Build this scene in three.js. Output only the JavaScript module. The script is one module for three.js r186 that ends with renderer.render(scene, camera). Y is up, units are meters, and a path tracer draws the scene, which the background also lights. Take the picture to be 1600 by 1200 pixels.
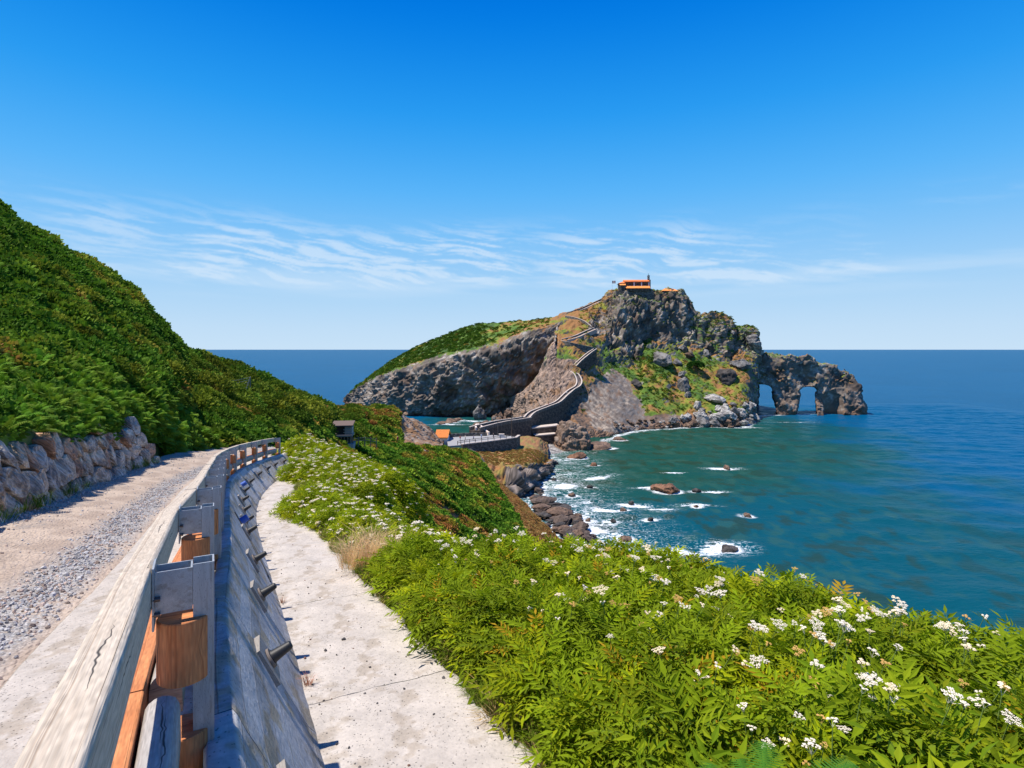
import * as THREE from 'three';
import { mergeGeometries, mergeVertices } from 'three/addons/utils/BufferGeometryUtils.js';
import { createNoise2D, createNoise3D } from 'simplex-noise';

// ---------------------------------------------------------------- camera, sky, sun, exposure
const scene = new THREE.Scene();
const EYE = 40, F = 900, HORIZON = 546;                    // eye 40 m above the sea
const camera = new THREE.PerspectiveCamera(2 * Math.atan(600 / F) * 180 / Math.PI, 4 / 3, 0.05, 150000);
camera.position.set(0, EYE, 0);
camera.lookAt(0, EYE, -10);
camera.setViewOffset(1600, 1200, 0, 54, 1600, 1200);       // lens shifted down, verticals stay upright
const renderer = new THREE.WebGLRenderer({ antialias: true });
renderer.setSize(1024, 768);
renderer.toneMapping = THREE.LinearToneMapping;
renderer.toneMappingExposure = 1.32;
renderer.shadowMap.enabled = true;
const sun = new THREE.DirectionalLight(new THREE.Color(1, 0.94, 0.85), 5);
sun.name = 'sun';
sun.position.set(-40.5, EYE + 91, 5);
sun.target.position.set(0, EYE, 0);
sun.castShadow = true;
sun.shadow.mapSize.set(4096, 4096);
Object.assign(sun.shadow.camera, { left: -260, right: 260, top: 260, bottom: -260, near: 1, far: 900 });
scene.add(sun, sun.target);

// ---------------------------------------------------------------- small tools
function rng(seed) {
  let a = seed >>> 0;
  return () => { a = (a + 0x6d2b79f5) | 0; let t = Math.imul(a ^ (a >>> 15), 1 | a); t = (t + Math.imul(t ^ (t >>> 7), 61 | t)) ^ t; return ((t ^ (t >>> 14)) >>> 0) / 4294967296; };
}
const R0 = rng(7);
const n2 = createNoise2D(rng(11)), n3 = createNoise3D(rng(12));
const V = (x, y, z) => new THREE.Vector3(x, y, z);
const clamp = (x, a = 0, b = 1) => Math.min(b, Math.max(a, x));
const lerp = (a, b, t) => a + (b - a) * t;
const smooth = (a, b, x) => { const t = clamp((x - a) / (b - a)); return t * t * (3 - 2 * t); };
const rnd = (r, a, b) => a + (b - a) * r();
const fbm2 = (x, y, o = 4) => { let s = 0, a = 0.5; for (let i = 0; i < o; i++, a *= 0.5, x = x * 2.03 + 7.1, y = y * 2.03 - 3.7) s += a * n2(x, y); return s; };
const fbm3 = (x, y, z, o = 4) => { let s = 0, a = 0.5; for (let i = 0; i < o; i++, a *= 0.5, x = x * 2.03 + 7.1, y = y * 2.03 - 3.7, z = z * 2.03 + 1.3) s += a * n3(x, y, z); return s; };
const ridge3 = (x, y, z, o = 3) => { let s = 0, a = 0.55; for (let i = 0; i < o; i++, a *= 0.5, x = x * 2.1 + 3.1, y = y * 2.1 - 1.7, z = z * 2.1 + 5.3) s += a * (1 - 2 * Math.abs(n3(x, y, z))); return s; };
const hash3 = (i, j, k) => { let h = Math.imul(i, 374761393) + Math.imul(j, 668265263) + Math.imul(k, 2147483647 ^ 0x5bd1e995); h = Math.imul(h ^ (h >>> 13), 1274126177); return ((h ^ (h >>> 16)) >>> 0) / 4294967296; };
function worley(x, y, z) {                                  // [F1, F2, id]
  const ix = Math.floor(x), iy = Math.floor(y), iz = Math.floor(z);
  let a = 9, b = 9, id = 0;
  for (let i = -1; i < 2; i++) for (let j = -1; j < 2; j++) for (let k = -1; k < 2; k++) {
    const cx = ix + i, cy = iy + j, cz = iz + k, h = hash3(cx, cy, cz);
    const dx = cx + h - x, dy = cy + hash3(cx + 57, cy, cz) - y, dz = cz + hash3(cx, cy + 91, cz) - z, d = dx * dx + dy * dy + dz * dz;
    if (d < a) { b = a; a = d; id = h; } else if (d < b) b = d;
  }
  return [Math.sqrt(a), Math.sqrt(b), id];
}
// a pixel of the photograph and a distance along the view give a place on the ground
const at = (px, py, d) => V((px - 800) / F * d, EYE - (py - HORIZON) / F * d, -d);
const seaDepth = (py) => EYE * F / (py - HORIZON);
const atSea = (px, py, y = 0) => { const d = (EYE - y) * F / (py - HORIZON); return V((px - 800) / F * d, y, -d); };
function inside(poly, x, y) {
  let c = false;
  for (let i = 0, j = poly.length - 1; i < poly.length; j = i++) {
    const [a, b] = poly[i], [p, q] = poly[j];
    if ((b > y) !== (q > y) && x < (p - a) * (y - b) / (q - b) + a) c = !c;
  }
  return c;
}
const used = new Map();
function numbered(name) { const n = used.get(name) ?? 0; used.set(name, n + 1); return n ? `${name}_${String(n).padStart(3, '0')}` : name; }
function tag(o, label, category, group) { Object.assign(o.userData, { label, category }); if (group) o.userData.group = group; return o; }
function shade(o) { o.castShadow = true; o.receiveShadow = true; return o; }
function mesh(name, geometry, material, parent = scene) {
  const m = shade(new THREE.Mesh(geometry, material));
  m.name = parent === scene ? numbered(name) : name;
  parent.add(m);
  return m;
}
function structure(name, geometry, material, parent = scene) { const m = mesh(name, geometry, material, parent); if (parent === scene) m.userData.kind = 'structure'; return m; }
function thing(name, label, category, group, pos) {
  const o = new THREE.Group(); o.name = numbered(name); scene.add(o); tag(o, label, category, group);
  if (pos) o.position.copy(pos);
  return o;
}
function put(name, label, category, group, geometry, material) { return tag(mesh(name, geometry, material), label, category, group); }
function geo(positions, indices, uvs, colors) {
  const g = new THREE.BufferGeometry();
  g.setAttribute('position', new THREE.BufferAttribute(new Float32Array(positions), 3));
  if (uvs) g.setAttribute('uv', new THREE.BufferAttribute(new Float32Array(uvs), 2));
  if (colors) g.setAttribute('color', new THREE.BufferAttribute(new Float32Array(colors), 3));
  if (indices) g.setIndex(indices);
  g.computeVertexNormals();
  return g;
}
const flat = (g) => { const f = g.index ? g.toNonIndexed() : g; f.computeVertexNormals(); return f; };
const merged = (list) => mergeGeometries(list.map((g) => { const q = g.index ? g.toNonIndexed() : g; for (const k of Object.keys(q.attributes)) if (!['position', 'normal', 'uv'].includes(k)) q.deleteAttribute(k); if (!q.attributes.uv) q.setAttribute('uv', new THREE.BufferAttribute(new Float32Array(q.attributes.position.count * 2), 2)); return q; }));

// naive surface nets: the surface where f < 0 turns into f > 0
function surfaceNets(f, lo, hi, cell) {
  const nx = Math.ceil((hi[0] - lo[0]) / cell) + 1, ny = Math.ceil((hi[1] - lo[1]) / cell) + 1, nz = Math.ceil((hi[2] - lo[2]) / cell) + 1;
  const val = new Float32Array(nx * ny * nz), id = (i, j, k) => (k * ny + j) * nx + i;
  for (let k = 0; k < nz; k++) for (let j = 0; j < ny; j++) for (let i = 0; i < nx; i++) val[id(i, j, k)] = f(lo[0] + i * cell, lo[1] + j * cell, lo[2] + k * cell);
  const vert = new Int32Array(nx * ny * nz).fill(-1), pos = [], idx = [];
  for (let k = 0; k < nz - 1; k++) for (let j = 0; j < ny - 1; j++) for (let i = 0; i < nx - 1; i++) {
    let sx = 0, sy = 0, sz = 0, n = 0, mask = 0;
    const c = [];
    for (let q = 0; q < 8; q++) { const v = val[id(i + (q & 1), j + ((q >> 1) & 1), k + (q >> 2))]; c.push(v); if (v < 0) mask |= 1 << q; }
    if (mask === 0 || mask === 255) continue;
    for (let a = 0; a < 8; a++) for (const bit of [1, 2, 4]) {
      const b = a | bit;
      if (a & bit || (c[a] < 0) === (c[b] < 0)) continue;
      const t = c[a] / (c[a] - c[b]);
      sx += (a & 1) + (bit === 1 ? t : 0); sy += ((a >> 1) & 1) + (bit === 2 ? t : 0); sz += (a >> 2) + (bit === 4 ? t : 0); n++;
    }
    vert[id(i, j, k)] = pos.length / 3;
    pos.push(lo[0] + (i + sx / n) * cell, lo[1] + (j + sy / n) * cell, lo[2] + (k + sz / n) * cell);
  }
  const quad = (a, b, c, d, flip) => { if (flip) idx.push(a, c, b, a, d, c); else idx.push(a, b, c, a, c, d); };
  for (let k = 1; k < nz - 1; k++) for (let j = 1; j < ny - 1; j++) for (let i = 1; i < nx - 1; i++) {
    const v = val[id(i, j, k)] < 0;
    if (v !== val[id(i + 1, j, k)] < 0) quad(vert[id(i, j - 1, k - 1)], vert[id(i, j, k - 1)], vert[id(i, j, k)], vert[id(i, j - 1, k)], !v);
    if (v !== val[id(i, j + 1, k)] < 0) quad(vert[id(i - 1, j, k - 1)], vert[id(i - 1, j, k)], vert[id(i, j, k)], vert[id(i, j, k - 1)], !v);
    if (v !== val[id(i, j, k + 1)] < 0) quad(vert[id(i - 1, j - 1, k)], vert[id(i, j - 1, k)], vert[id(i, j, k)], vert[id(i - 1, j, k)], !v);
  }
  return geo(pos, idx);
}
const segDist = (px, py, pz, a, b, ra, rb) => {             // distance to a tapered capsule
  const bx = b[0] - a[0], by = b[1] - a[1], bz = b[2] - a[2], t = clamp(((px - a[0]) * bx + (py - a[1]) * by + (pz - a[2]) * bz) / (bx * bx + by * by + bz * bz));
  return Math.hypot(px - a[0] - bx * t, py - a[1] - by * t, pz - a[2] - bz * t) - lerp(ra, rb, t);
};
const smin = (a, b, k) => { const h = clamp(0.5 + 0.5 * (b - a) / k); return lerp(b, a, h) - k * h * (1 - h); };

// ---------------------------------------------------------------- textures and materials
function tileNoise(seed, n) {                               // value noise that wraps after n cells
  const r = rng(seed), t = Float32Array.from({ length: n * n }, () => r());
  return (x, y) => {
    const ix = Math.floor(x), iy = Math.floor(y), fx = x - ix, fy = y - iy, sx = fx * fx * (3 - 2 * fx), sy = fy * fy * (3 - 2 * fy);
    const g = (i, j) => t[(((j % n) + n) % n) * n + (((i % n) + n) % n)];
    return lerp(lerp(g(ix, iy), g(ix + 1, iy), sx), lerp(g(ix, iy + 1), g(ix + 1, iy + 1), sx), sy);
  };
}
const TN = [8, 16, 32, 64, 128, 256].map((n, i) => [n, tileNoise(90 + i, n)]);
const tfbm = (u, v, from = 0, to = 5) => { let s = 0, a = 0.5, w = 0; for (let i = from; i <= to; i++, a *= 0.55) { s += a * TN[i][1](u * TN[i][0], v * TN[i][0]); w += a; } return s / w; };
function texture(w, h, fn, srgb = true) {
  const data = new Uint8Array(w * h * 4);
  for (let j = 0; j < h; j++) for (let i = 0; i < w; i++) {
    const c = fn((i + 0.5) / w, (j + 0.5) / h, i, j), o = (j * w + i) * 4;
    data[o] = clamp(c[0], 0, 255); data[o + 1] = clamp(c[1], 0, 255); data[o + 2] = clamp(c[2], 0, 255); data[o + 3] = 255;
  }
  const t = new THREE.DataTexture(data, w, h, THREE.RGBAFormat);
  t.wrapS = t.wrapT = THREE.RepeatWrapping; t.magFilter = THREE.LinearFilter; t.minFilter = THREE.LinearMipmapLinearFilter; t.generateMipmaps = true;
  if (srgb) t.colorSpace = THREE.SRGBColorSpace;
  t.needsUpdate = true;
  return t;
}
const grey = (v) => [v, v, v];
const std = (o) => new THREE.MeshStandardMaterial({ roughness: 0.9, ...o });
const lin = (r, g, b) => new THREE.Color().setRGB(r, g, b);
const scaled = (t, x, y) => { const c = t.clone(); c.repeat.set(x, y); c.needsUpdate = true; return c; };

// ---------------------------------------------------------------- the sky: blue air with a band of thin cirrus
{
  const W = 4096, H = 2048, data = new Float32Array(W * H * 4);
  const stops = [[0, 200, 226, 248], [2, 192, 222, 248], [5, 174, 214, 248], [9, 142, 200, 249], [15, 92, 180, 250], [22, 46, 154, 242], [31, 10, 120, 226], [50, 4, 88, 200], [90, 4, 70, 175]];
  const toLin = (c) => 0.75 * Math.pow(c / 255, 2.2);
  for (let j = 0; j < H; j++) {
    const e = ((j + 0.5) / H - 0.5) * 180, y = Math.max(e, 0);
    let k = 0;
    while (k < stops.length - 2 && stops[k + 1][0] < y) k++;
    const t = clamp((y - stops[k][0]) / (stops[k + 1][0] - stops[k][0])), base = [1, 2, 3].map((c) => toLin(lerp(stops[k][c], stops[k + 1][c], t)));
    for (let i = 0; i < W; i++) {
      const o = (j * W + i) * 4;
      let c = 0;
      if (e > 1 && e < 24) {
        const az = ((i + 0.5) / W - 0.5) * 2 * Math.PI, x = Math.cos(az), z = Math.sin(az);
        const el = e + 7 * x + 1.0 * fbm3(x * 4, z * 4, e * 0.2, 2);        // streaks sink to the right
        const wisp = fbm3(x * 6.5, z * 6.5, el * 1.15, 5), body = fbm3(x * 2.4 + 37, z * 2.4, 1.36 + (e - 8.5) * 0.06, 2), fine = fbm3(x * 26, z * 26, el * 4.6, 4);
        const band = smooth(5.2, 7.5, e) * (1 - smooth(9.5, 13.5, e + 1.5 * body));
        c = band * smooth(-0.42, 0.22, body) * smooth(-0.12, 0.62, wisp + 0.42 * fine + 0.14) * 1.15;
        c += 0.42 * smooth(4.4, 6.2, e + 0.5 * body) * (1 - smooth(6.6, 7.9, e + 0.4 * wisp)) * smooth(-0.35, 0.4, fbm3(x * 2.2, z * 2.2 + 9, e * 0.5, 3));
        c = clamp(c, 0, 0.85) * 0.54;
      }
      data[o] = lerp(base[0], 0.63, c); data[o + 1] = lerp(base[1], 0.69, c); data[o + 2] = lerp(base[2], 0.75, c); data[o + 3] = 1;
    }
  }
  const t = new THREE.DataTexture(data, W, H, THREE.RGBAFormat, THREE.FloatType);
  t.mapping = THREE.EquirectangularReflectionMapping; t.magFilter = THREE.LinearFilter; t.wrapS = THREE.RepeatWrapping; t.needsUpdate = true;
  scene.background = t; scene.environment = t;
}
// ---------------------------------------------------------------- terrain: surfaces lofted through surveyed profiles
// columns: [px, [py, depth], [py, depth], ...] from the foot up to the ridge; behind the ridge the ground falls away again
function spline(xs, ys) {                                    // monotone cubic
  const n = xs.length, m = [], s = [];
  for (let i = 0; i < n - 1; i++) s.push((ys[i + 1] - ys[i]) / (xs[i + 1] - xs[i]));
  for (let i = 0; i < n; i++) m.push(i === 0 ? s[0] : i === n - 1 ? s[n - 2] : s[i - 1] * s[i] <= 0 ? 0 : 2 * s[i - 1] * s[i] / (s[i - 1] + s[i]));
  return (x) => {
    let i = 0;
    while (i < n - 2 && x > xs[i + 1]) i++;
    const h = xs[i + 1] - xs[i], t = clamp((x - xs[i]) / h), t2 = t * t, t3 = t2 * t;
    return (2 * t3 - 3 * t2 + 1) * ys[i] + (t3 - 2 * t2 + t) * h * m[i] + (-2 * t3 + 3 * t2) * ys[i + 1] + (t3 - t2) * h * m[i + 1];
  };
}
function loft({ columns, cell, skirt = 6, back = [[12, -3], [40, -30], [60, -90]], disp, paint, floor = -6, softRows = true, lean = 0.5 }) {
  const rows = columns[0].length - 1, pxs = columns.map((c) => c[0]);
  const py = [], dd = [], ox = [];
  for (let r = 0; r < rows; r++) {
    py.push(spline(pxs, columns.map((c) => c[r + 1][0]))); dd.push(spline(pxs, columns.map((c) => c[r + 1][1])));
    ox.push(columns.some((c) => c[r + 1][2]) ? spline(pxs, columns.map((c) => c[r + 1][2] ?? 0)) : () => 0);
  }
  const profile = (px) => {
    const list = [];
    for (let r = 0; r < rows; r++) list.push(at(px + ox[r](px), py[r](px), dd[r](px)));
    list.unshift(V(list[0].x * 1, Math.max(floor, list[0].y - skirt), list[0].z + lean));
    const top = list[list.length - 1];
    for (const [b, dy] of back) list.push(V(top.x * (1 - b / top.z), Math.max(floor, top.y + dy), top.z - b));
    return list;
  };
  const x0 = pxs[0], x1 = pxs[pxs.length - 1];
  // cut so that cells come out about square
  const probe = []; for (let k = 0; k <= 24; k++) probe.push(profile(lerp(x0, x1, k / 24)));
  const nr = probe[0].length, cuts = [];
  for (let r = 0; r < nr - 1; r++) { let L = 0; for (const p of probe) L = Math.max(L, p[r].distanceTo(p[r + 1]) * 0.8); cuts.push(Math.max(2, Math.ceil(L / (r >= rows + 1 ? cell * 4 : r === 0 ? cell * 2 : cell)))); }
  const pxList = [];
  for (let k = 0; k < 24; k++) {
    let L = 0; for (let r = 1; r <= rows; r++) L = Math.max(L, probe[k][r].distanceTo(probe[k + 1][r]) * 0.75);
    const n = Math.max(2, Math.ceil(L / cell));
    for (let i = 0; i < n; i++) pxList.push(lerp(x0, x1, (k + i / n) / 24));
  }
  pxList.push(x1);
  const nv = cuts.reduce((a, b) => a + b, 0) + 1, nu = pxList.length, P = new Array(nu * nv), T = new Float32Array(nv);
  for (let i = 0; i < nu; i++) {
    const list = profile(pxList[i]);
    let j = 0;
    for (let r = 0; r < nr - 1; r++) for (let q = 0; q < cuts[r] + (r === nr - 2 ? 1 : 0); q++, j++) {
      const t = q / cuts[r], a = list[Math.max(r - 1, 0)], b = list[r], c = list[r + 1], d = list[Math.min(r + 2, nr - 1)], t2 = t * t, t3 = t2 * t, k = softRows ? 0.32 : 0;
      const mix = (A, B, C, D) => (2 * t3 - 3 * t2 + 1) * B + (t3 - 2 * t2 + t) * k * (C - A) + (-2 * t3 + 3 * t2) * C + (t3 - t2) * k * (D - B);
      const soft = V(mix(a.x, b.x, c.x, d.x), mix(a.y, b.y, c.y, d.y), mix(a.z, b.z, c.z, d.z)), straight = b.clone().lerp(c, t);
      P[i * nv + j] = straight.lerp(soft, 0.5); T[j] = r - 1 + t;
    }
  }
  const pos = new Float32Array(nu * nv * 3), col = new Float32Array(nu * nv * 3), uv = new Float32Array(nu * nv * 2), idx = [];
  const nrm = V(), du = V(), dv = V(), Q = [];
  for (let i = 0; i < nu; i++) for (let j = 0; j < nv; j++) {
    const p = P[i * nv + j];
    du.subVectors(P[Math.min(i + 1, nu - 1) * nv + j], P[Math.max(i - 1, 0) * nv + j]); dv.subVectors(P[i * nv + Math.min(j + 1, nv - 1)], P[i * nv + Math.max(j - 1, 0)]);
    nrm.crossVectors(du, dv).normalize();
    const info = { px: pxList[i], t: T[j], py: HORIZON + (EYE - p.y) / -p.z * F };
    const q = p.clone().addScaledVector(nrm, disp(p, nrm, info));
    Q.push(q);
    pos.set([q.x, q.y, q.z], (i * nv + j) * 3); uv.set([q.x * 0.7 - q.z * 0.3, q.y + -q.z * 0.5], (i * nv + j) * 2);
  }
  for (let i = 0; i < nu - 1; i++) for (let j = 0; j < nv - 1; j++) { const a = i * nv + j, b = a + nv; idx.push(a, b, b + 1, a, b + 1, a + 1); }
  const g = new THREE.BufferGeometry();
  g.setAttribute('position', new THREE.BufferAttribute(pos, 3)); g.setAttribute('uv', new THREE.BufferAttribute(uv, 2)); g.setIndex(idx); g.computeVertexNormals();
  const N = g.attributes.normal;
  for (let i = 0; i < nu; i++) for (let j = 0; j < nv; j++) {
    const k = i * nv + j, p = P[k];
    const info = { px: pxList[i], t: T[j], py: HORIZON + (EYE - p.y) / -p.z * F };
    const c = paint(Q[k], V(N.getX(k), N.getY(k), N.getZ(k)), info);
    col.set(c, k * 3);
  }
  g.setAttribute('color', new THREE.BufferAttribute(col, 3));
  // a place on the surface, seen at pixel column px between rows t0 and t1
  const find = (px, pyWanted, maxT = rows - 1) => {
    const list = profile(px);
    for (let r = 1; r < Math.min(rows, maxT + 1); r++) {
      const a = py[r - 1](px), b = py[r](px);
      if ((pyWanted <= a && pyWanted >= b) || r === Math.min(rows, maxT + 1) - 1) { const t = clamp((pyWanted - a) / (b - a || 1)); return list[r].clone().lerp(list[r + 1], t); }
    }
  };
  const scatter = (r, count, accept, past = 0.15) => {                    // [{p, n, info}]
    const out = [], area = [], cells = [];
    let sum = 0;
    const jEnd = T.findIndex((t) => t >= rows - 1 + past);
    for (let i = 0; i < nu - 1; i++) for (let j = cuts[0]; j < (jEnd < 0 ? nv - 1 : jEnd); j++) {
      const a = Q[i * nv + j], b = Q[(i + 1) * nv + j], c = Q[i * nv + j + 1];
      du.subVectors(b, a); dv.subVectors(c, a); sum += du.cross(dv).length(); area.push(sum); cells.push([i, j]);
    }
    for (let tries = 0; out.length < count && tries < count * 12; tries++) {
      const s = r() * sum; let lo = 0, hi = area.length - 1;
      while (lo < hi) { const m = (lo + hi) >> 1; if (area[m] < s) lo = m + 1; else hi = m; }
      const [i, j] = cells[lo], u = r(), v = r(), k = i * nv + j;
      const p = Q[k].clone().multiplyScalar((1 - u) * (1 - v)).addScaledVector(Q[k + nv], u * (1 - v)).addScaledVector(Q[k + 1], (1 - u) * v).addScaledVector(Q[k + nv + 1], u * v);
      const n = V(N.getX(k), N.getY(k), N.getZ(k)), d = -p.z, info = { px: 800 + p.x / d * F, py: HORIZON + (EYE - p.y) / d * F, t: T[j] };
      if (accept(p, n, info, r)) out.push({ p, n, info });
    }
    return out;
  };
  return { geometry: g, find, scatter, profile };
}

// rock relief in metres: big buttresses, blocks split by cracks, tilted beds
function rockRelief(p, k = 1, bed = [0.5, 0.8, 0.3]) {
  const wx = p.x + 2.5 * n3(p.x / 9, p.y / 9, p.z / 9), wy = p.y + 2.5 * n3(p.x / 9 + 30, p.y / 9, p.z / 9), wz = p.z + 2.5 * n3(p.x / 9, p.y / 9 + 30, p.z / 9);
  const big = ridge3(p.x / 26, p.y / 26, p.z / 26, 2) * 3.4, mid = ridge3(wx / 10, wy / 10, wz / 10, 2) * 1.7;
  const [a, b, id] = worley(wx / 4.2, wy / 4.2, wz / 4.2), [a2, b2, id2] = worley(wx / 1.9 + 9, wy / 1.9, wz / 1.9);
  const crack = -1.1 * (1 - smooth(0, 0.22, b - a)) + (id - 0.5) * 1.35 - 0.5 * (1 - smooth(0, 0.25, b2 - a2)) + (id2 - 0.5) * 0.7;
  const s = (p.x * bed[0] + p.y * bed[1] + p.z * bed[2]) / 2.6 + 0.6 * n3(p.x / 14, p.y / 14, p.z / 14), f = s - Math.floor(s);
  return k * (big + mid + crack + 0.6 * (smooth(0, 0.75, f) - smooth(0.75, 1, f)) + 0.3 * n3(p.x / 0.9, p.y / 0.9, p.z / 0.9));
}
const mix3 = (a, b, t) => [lerp(a[0], b[0], t), lerp(a[1], b[1], t), lerp(a[2], b[2], t)];
const mul3 = (a, k) => [a[0] * k, a[1] * k, a[2] * k];
const C = {
  rock: [0.170, 0.140, 0.112], paleRock: [0.38, 0.345, 0.30], darkRock: [0.070, 0.056, 0.046], brownRock: [0.215, 0.125, 0.074], slab: [0.285, 0.235, 0.185], wet: [0.045, 0.038, 0.032], algae: [0.16, 0.085, 0.048],
  green: [0.075, 0.145, 0.012], deep: [0.034, 0.075, 0.010], olive: [0.185, 0.19, 0.018], rust: [0.250, 0.118, 0.036], straw: [0.30, 0.20, 0.085], soil: [0.20, 0.125, 0.075],
};
function rockColour(p, info) {
  const m = fbm3(p.x / 17, p.y / 12, p.z / 17, 3), f = fbm3(p.x / 3.2, p.y / 2.2, p.z / 3.2, 3), [, , id] = worley(p.x / 3.6, p.y / 3.6, p.z / 3.6);
  let c = mix3(C.rock, C.darkRock, smooth(-0.1, 0.45, -m + 0.3 * f));
  c = mix3(c, C.paleRock, smooth(0.16, 0.5, f * 0.9 + m * 0.55 + (id - 0.5) * 0.35) * 0.85);
  c = mix3(c, C.brownRock, smooth(0.12, 0.5, fbm3(p.x / 9 + 40, p.y / 9, p.z / 9, 3)) * 0.55);
  if (p.y < 5) c = mix3(c, C.algae, smooth(4.2, 1.6, p.y + 1.6 * f) * 0.7);      // the band that the tide wets
  if (p.y < 2) c = mix3(c, C.wet, smooth(1.6, 0.5, p.y + 0.8 * f) * 0.8);
  return mul3(c, 0.82 + 0.36 * id);
}
function turfColour(p, dry = 0.5) {
  const a = fbm3(p.x / 21, p.y / 21, p.z / 21, 3) + dry - 0.5, b = fbm3(p.x / 5, p.y / 5, p.z / 5, 3), f = n3(p.x / 1.1, p.y / 1.1, p.z / 1.1);
  let c = mix3(C.green, C.olive, smooth(-0.25, 0.15, a + 0.4 * b));
  c = mix3(c, C.rust, smooth(0.05, 0.4, a + 0.7 * b));
  c = mix3(c, C.deep, smooth(0.1, 0.5, -a * 0.8 + b * 0.9 - 0.06));
  return mul3(c, 1 + 0.22 * f);
}
const earth = std({ vertexColors: true, roughness: 0.95 });

// ---- the islet: western headland
const islet = new THREE.Group(); islet.name = 'islet'; islet.userData.kind = 'structure'; scene.add(islet);
const headland = loft({
  cell: 0.72, floor: -4, back: [[14, -4], [45, -30], [60, -90]],
  columns: [
    [541, [634, 416], [631, 417], [629, 418], [627, 419], [625, 420], [623, 421], [622, 422]],
    [547, [634, 410], [630, 411], [625, 412], [621, 413], [619, 414], [617, 416], [615, 420]],
    [556, [637, 396], [629, 397], [621, 399], [615, 401], [611, 403], [608, 408], [605, 414]],
    [573, [641, 379], [630, 380], [617, 382], [606, 385], [600, 388], [596, 396], [593, 404]],
    [594, [645, 364], [630, 365], [613, 366], [599, 368], [588, 371], [581, 384], [576, 396]],
    [619, [649, 350], [630, 350], [610, 351], [592, 353], [579, 356], [569, 376], [560, 394]],
    [652, [650, 346], [628, 345], [605, 346], [585, 348], [569, 352], [556, 374], [542, 396]],
    [703, [650, 346], [622, 342], [595, 340], [570, 342], [554, 346], [537, 372], [521, 396]],
    [750, [650, 346], [620, 341], [590, 338], [562, 339], [546, 343], [525, 370], [506, 396]],
    [785, [648, 350], [616, 344], [583, 339], [552, 338], [534, 342], [517, 368], [504, 392]],
    [820, [645, 352], [610, 346], [573, 340], [540, 338], [520, 342], [510, 364], [501, 388]],
    [850, [642, 354], [604, 348], [565, 342], [530, 340], [512, 344], [504, 362], [498, 384]],
    [885, [640, 356], [600, 351], [560, 346], [520, 344], [502, 348], [496, 362], [490, 380]],
    [905, [640, 360], [600, 356], [560, 352], [520, 350], [500, 354], [493, 364], [486, 378]],
  ],
  disp: (p, n, f) => (f.t < 3.6 ? rockRelief(p, 0.95 * smooth(4.3, 3.4, f.t)) : lerp(rockRelief(p, 0.45), 0.7 * fbm3(p.x / 6, p.y / 6, p.z / 6, 3) + 0.35 * n3(p.x / 1.6, p.y / 1.6, p.z / 1.6), smooth(3.9, 4.4, f.t))),
  paint: (p, n, f) => {
    const edge = 4 + 0.35 * fbm3(p.x / 8, p.y / 8, p.z / 8, 3) + 0.5 * fbm3(p.x / 2.5, p.y / 2.5, p.z / 2.5, 2) + (f.px < 600 ? 1.3 * smooth(600, 550, f.px) : 0);
    if (f.t > edge && n.y > 0.35) return turfColour(p, lerp(0.15, 0.75, smooth(730, 840, f.px)) + 0.3 * smooth(4.6, 4.0, f.t));
    return rockColour(p, f);
  },
});
structure('headland_rock', headland.geometry, earth, islet);

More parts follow.
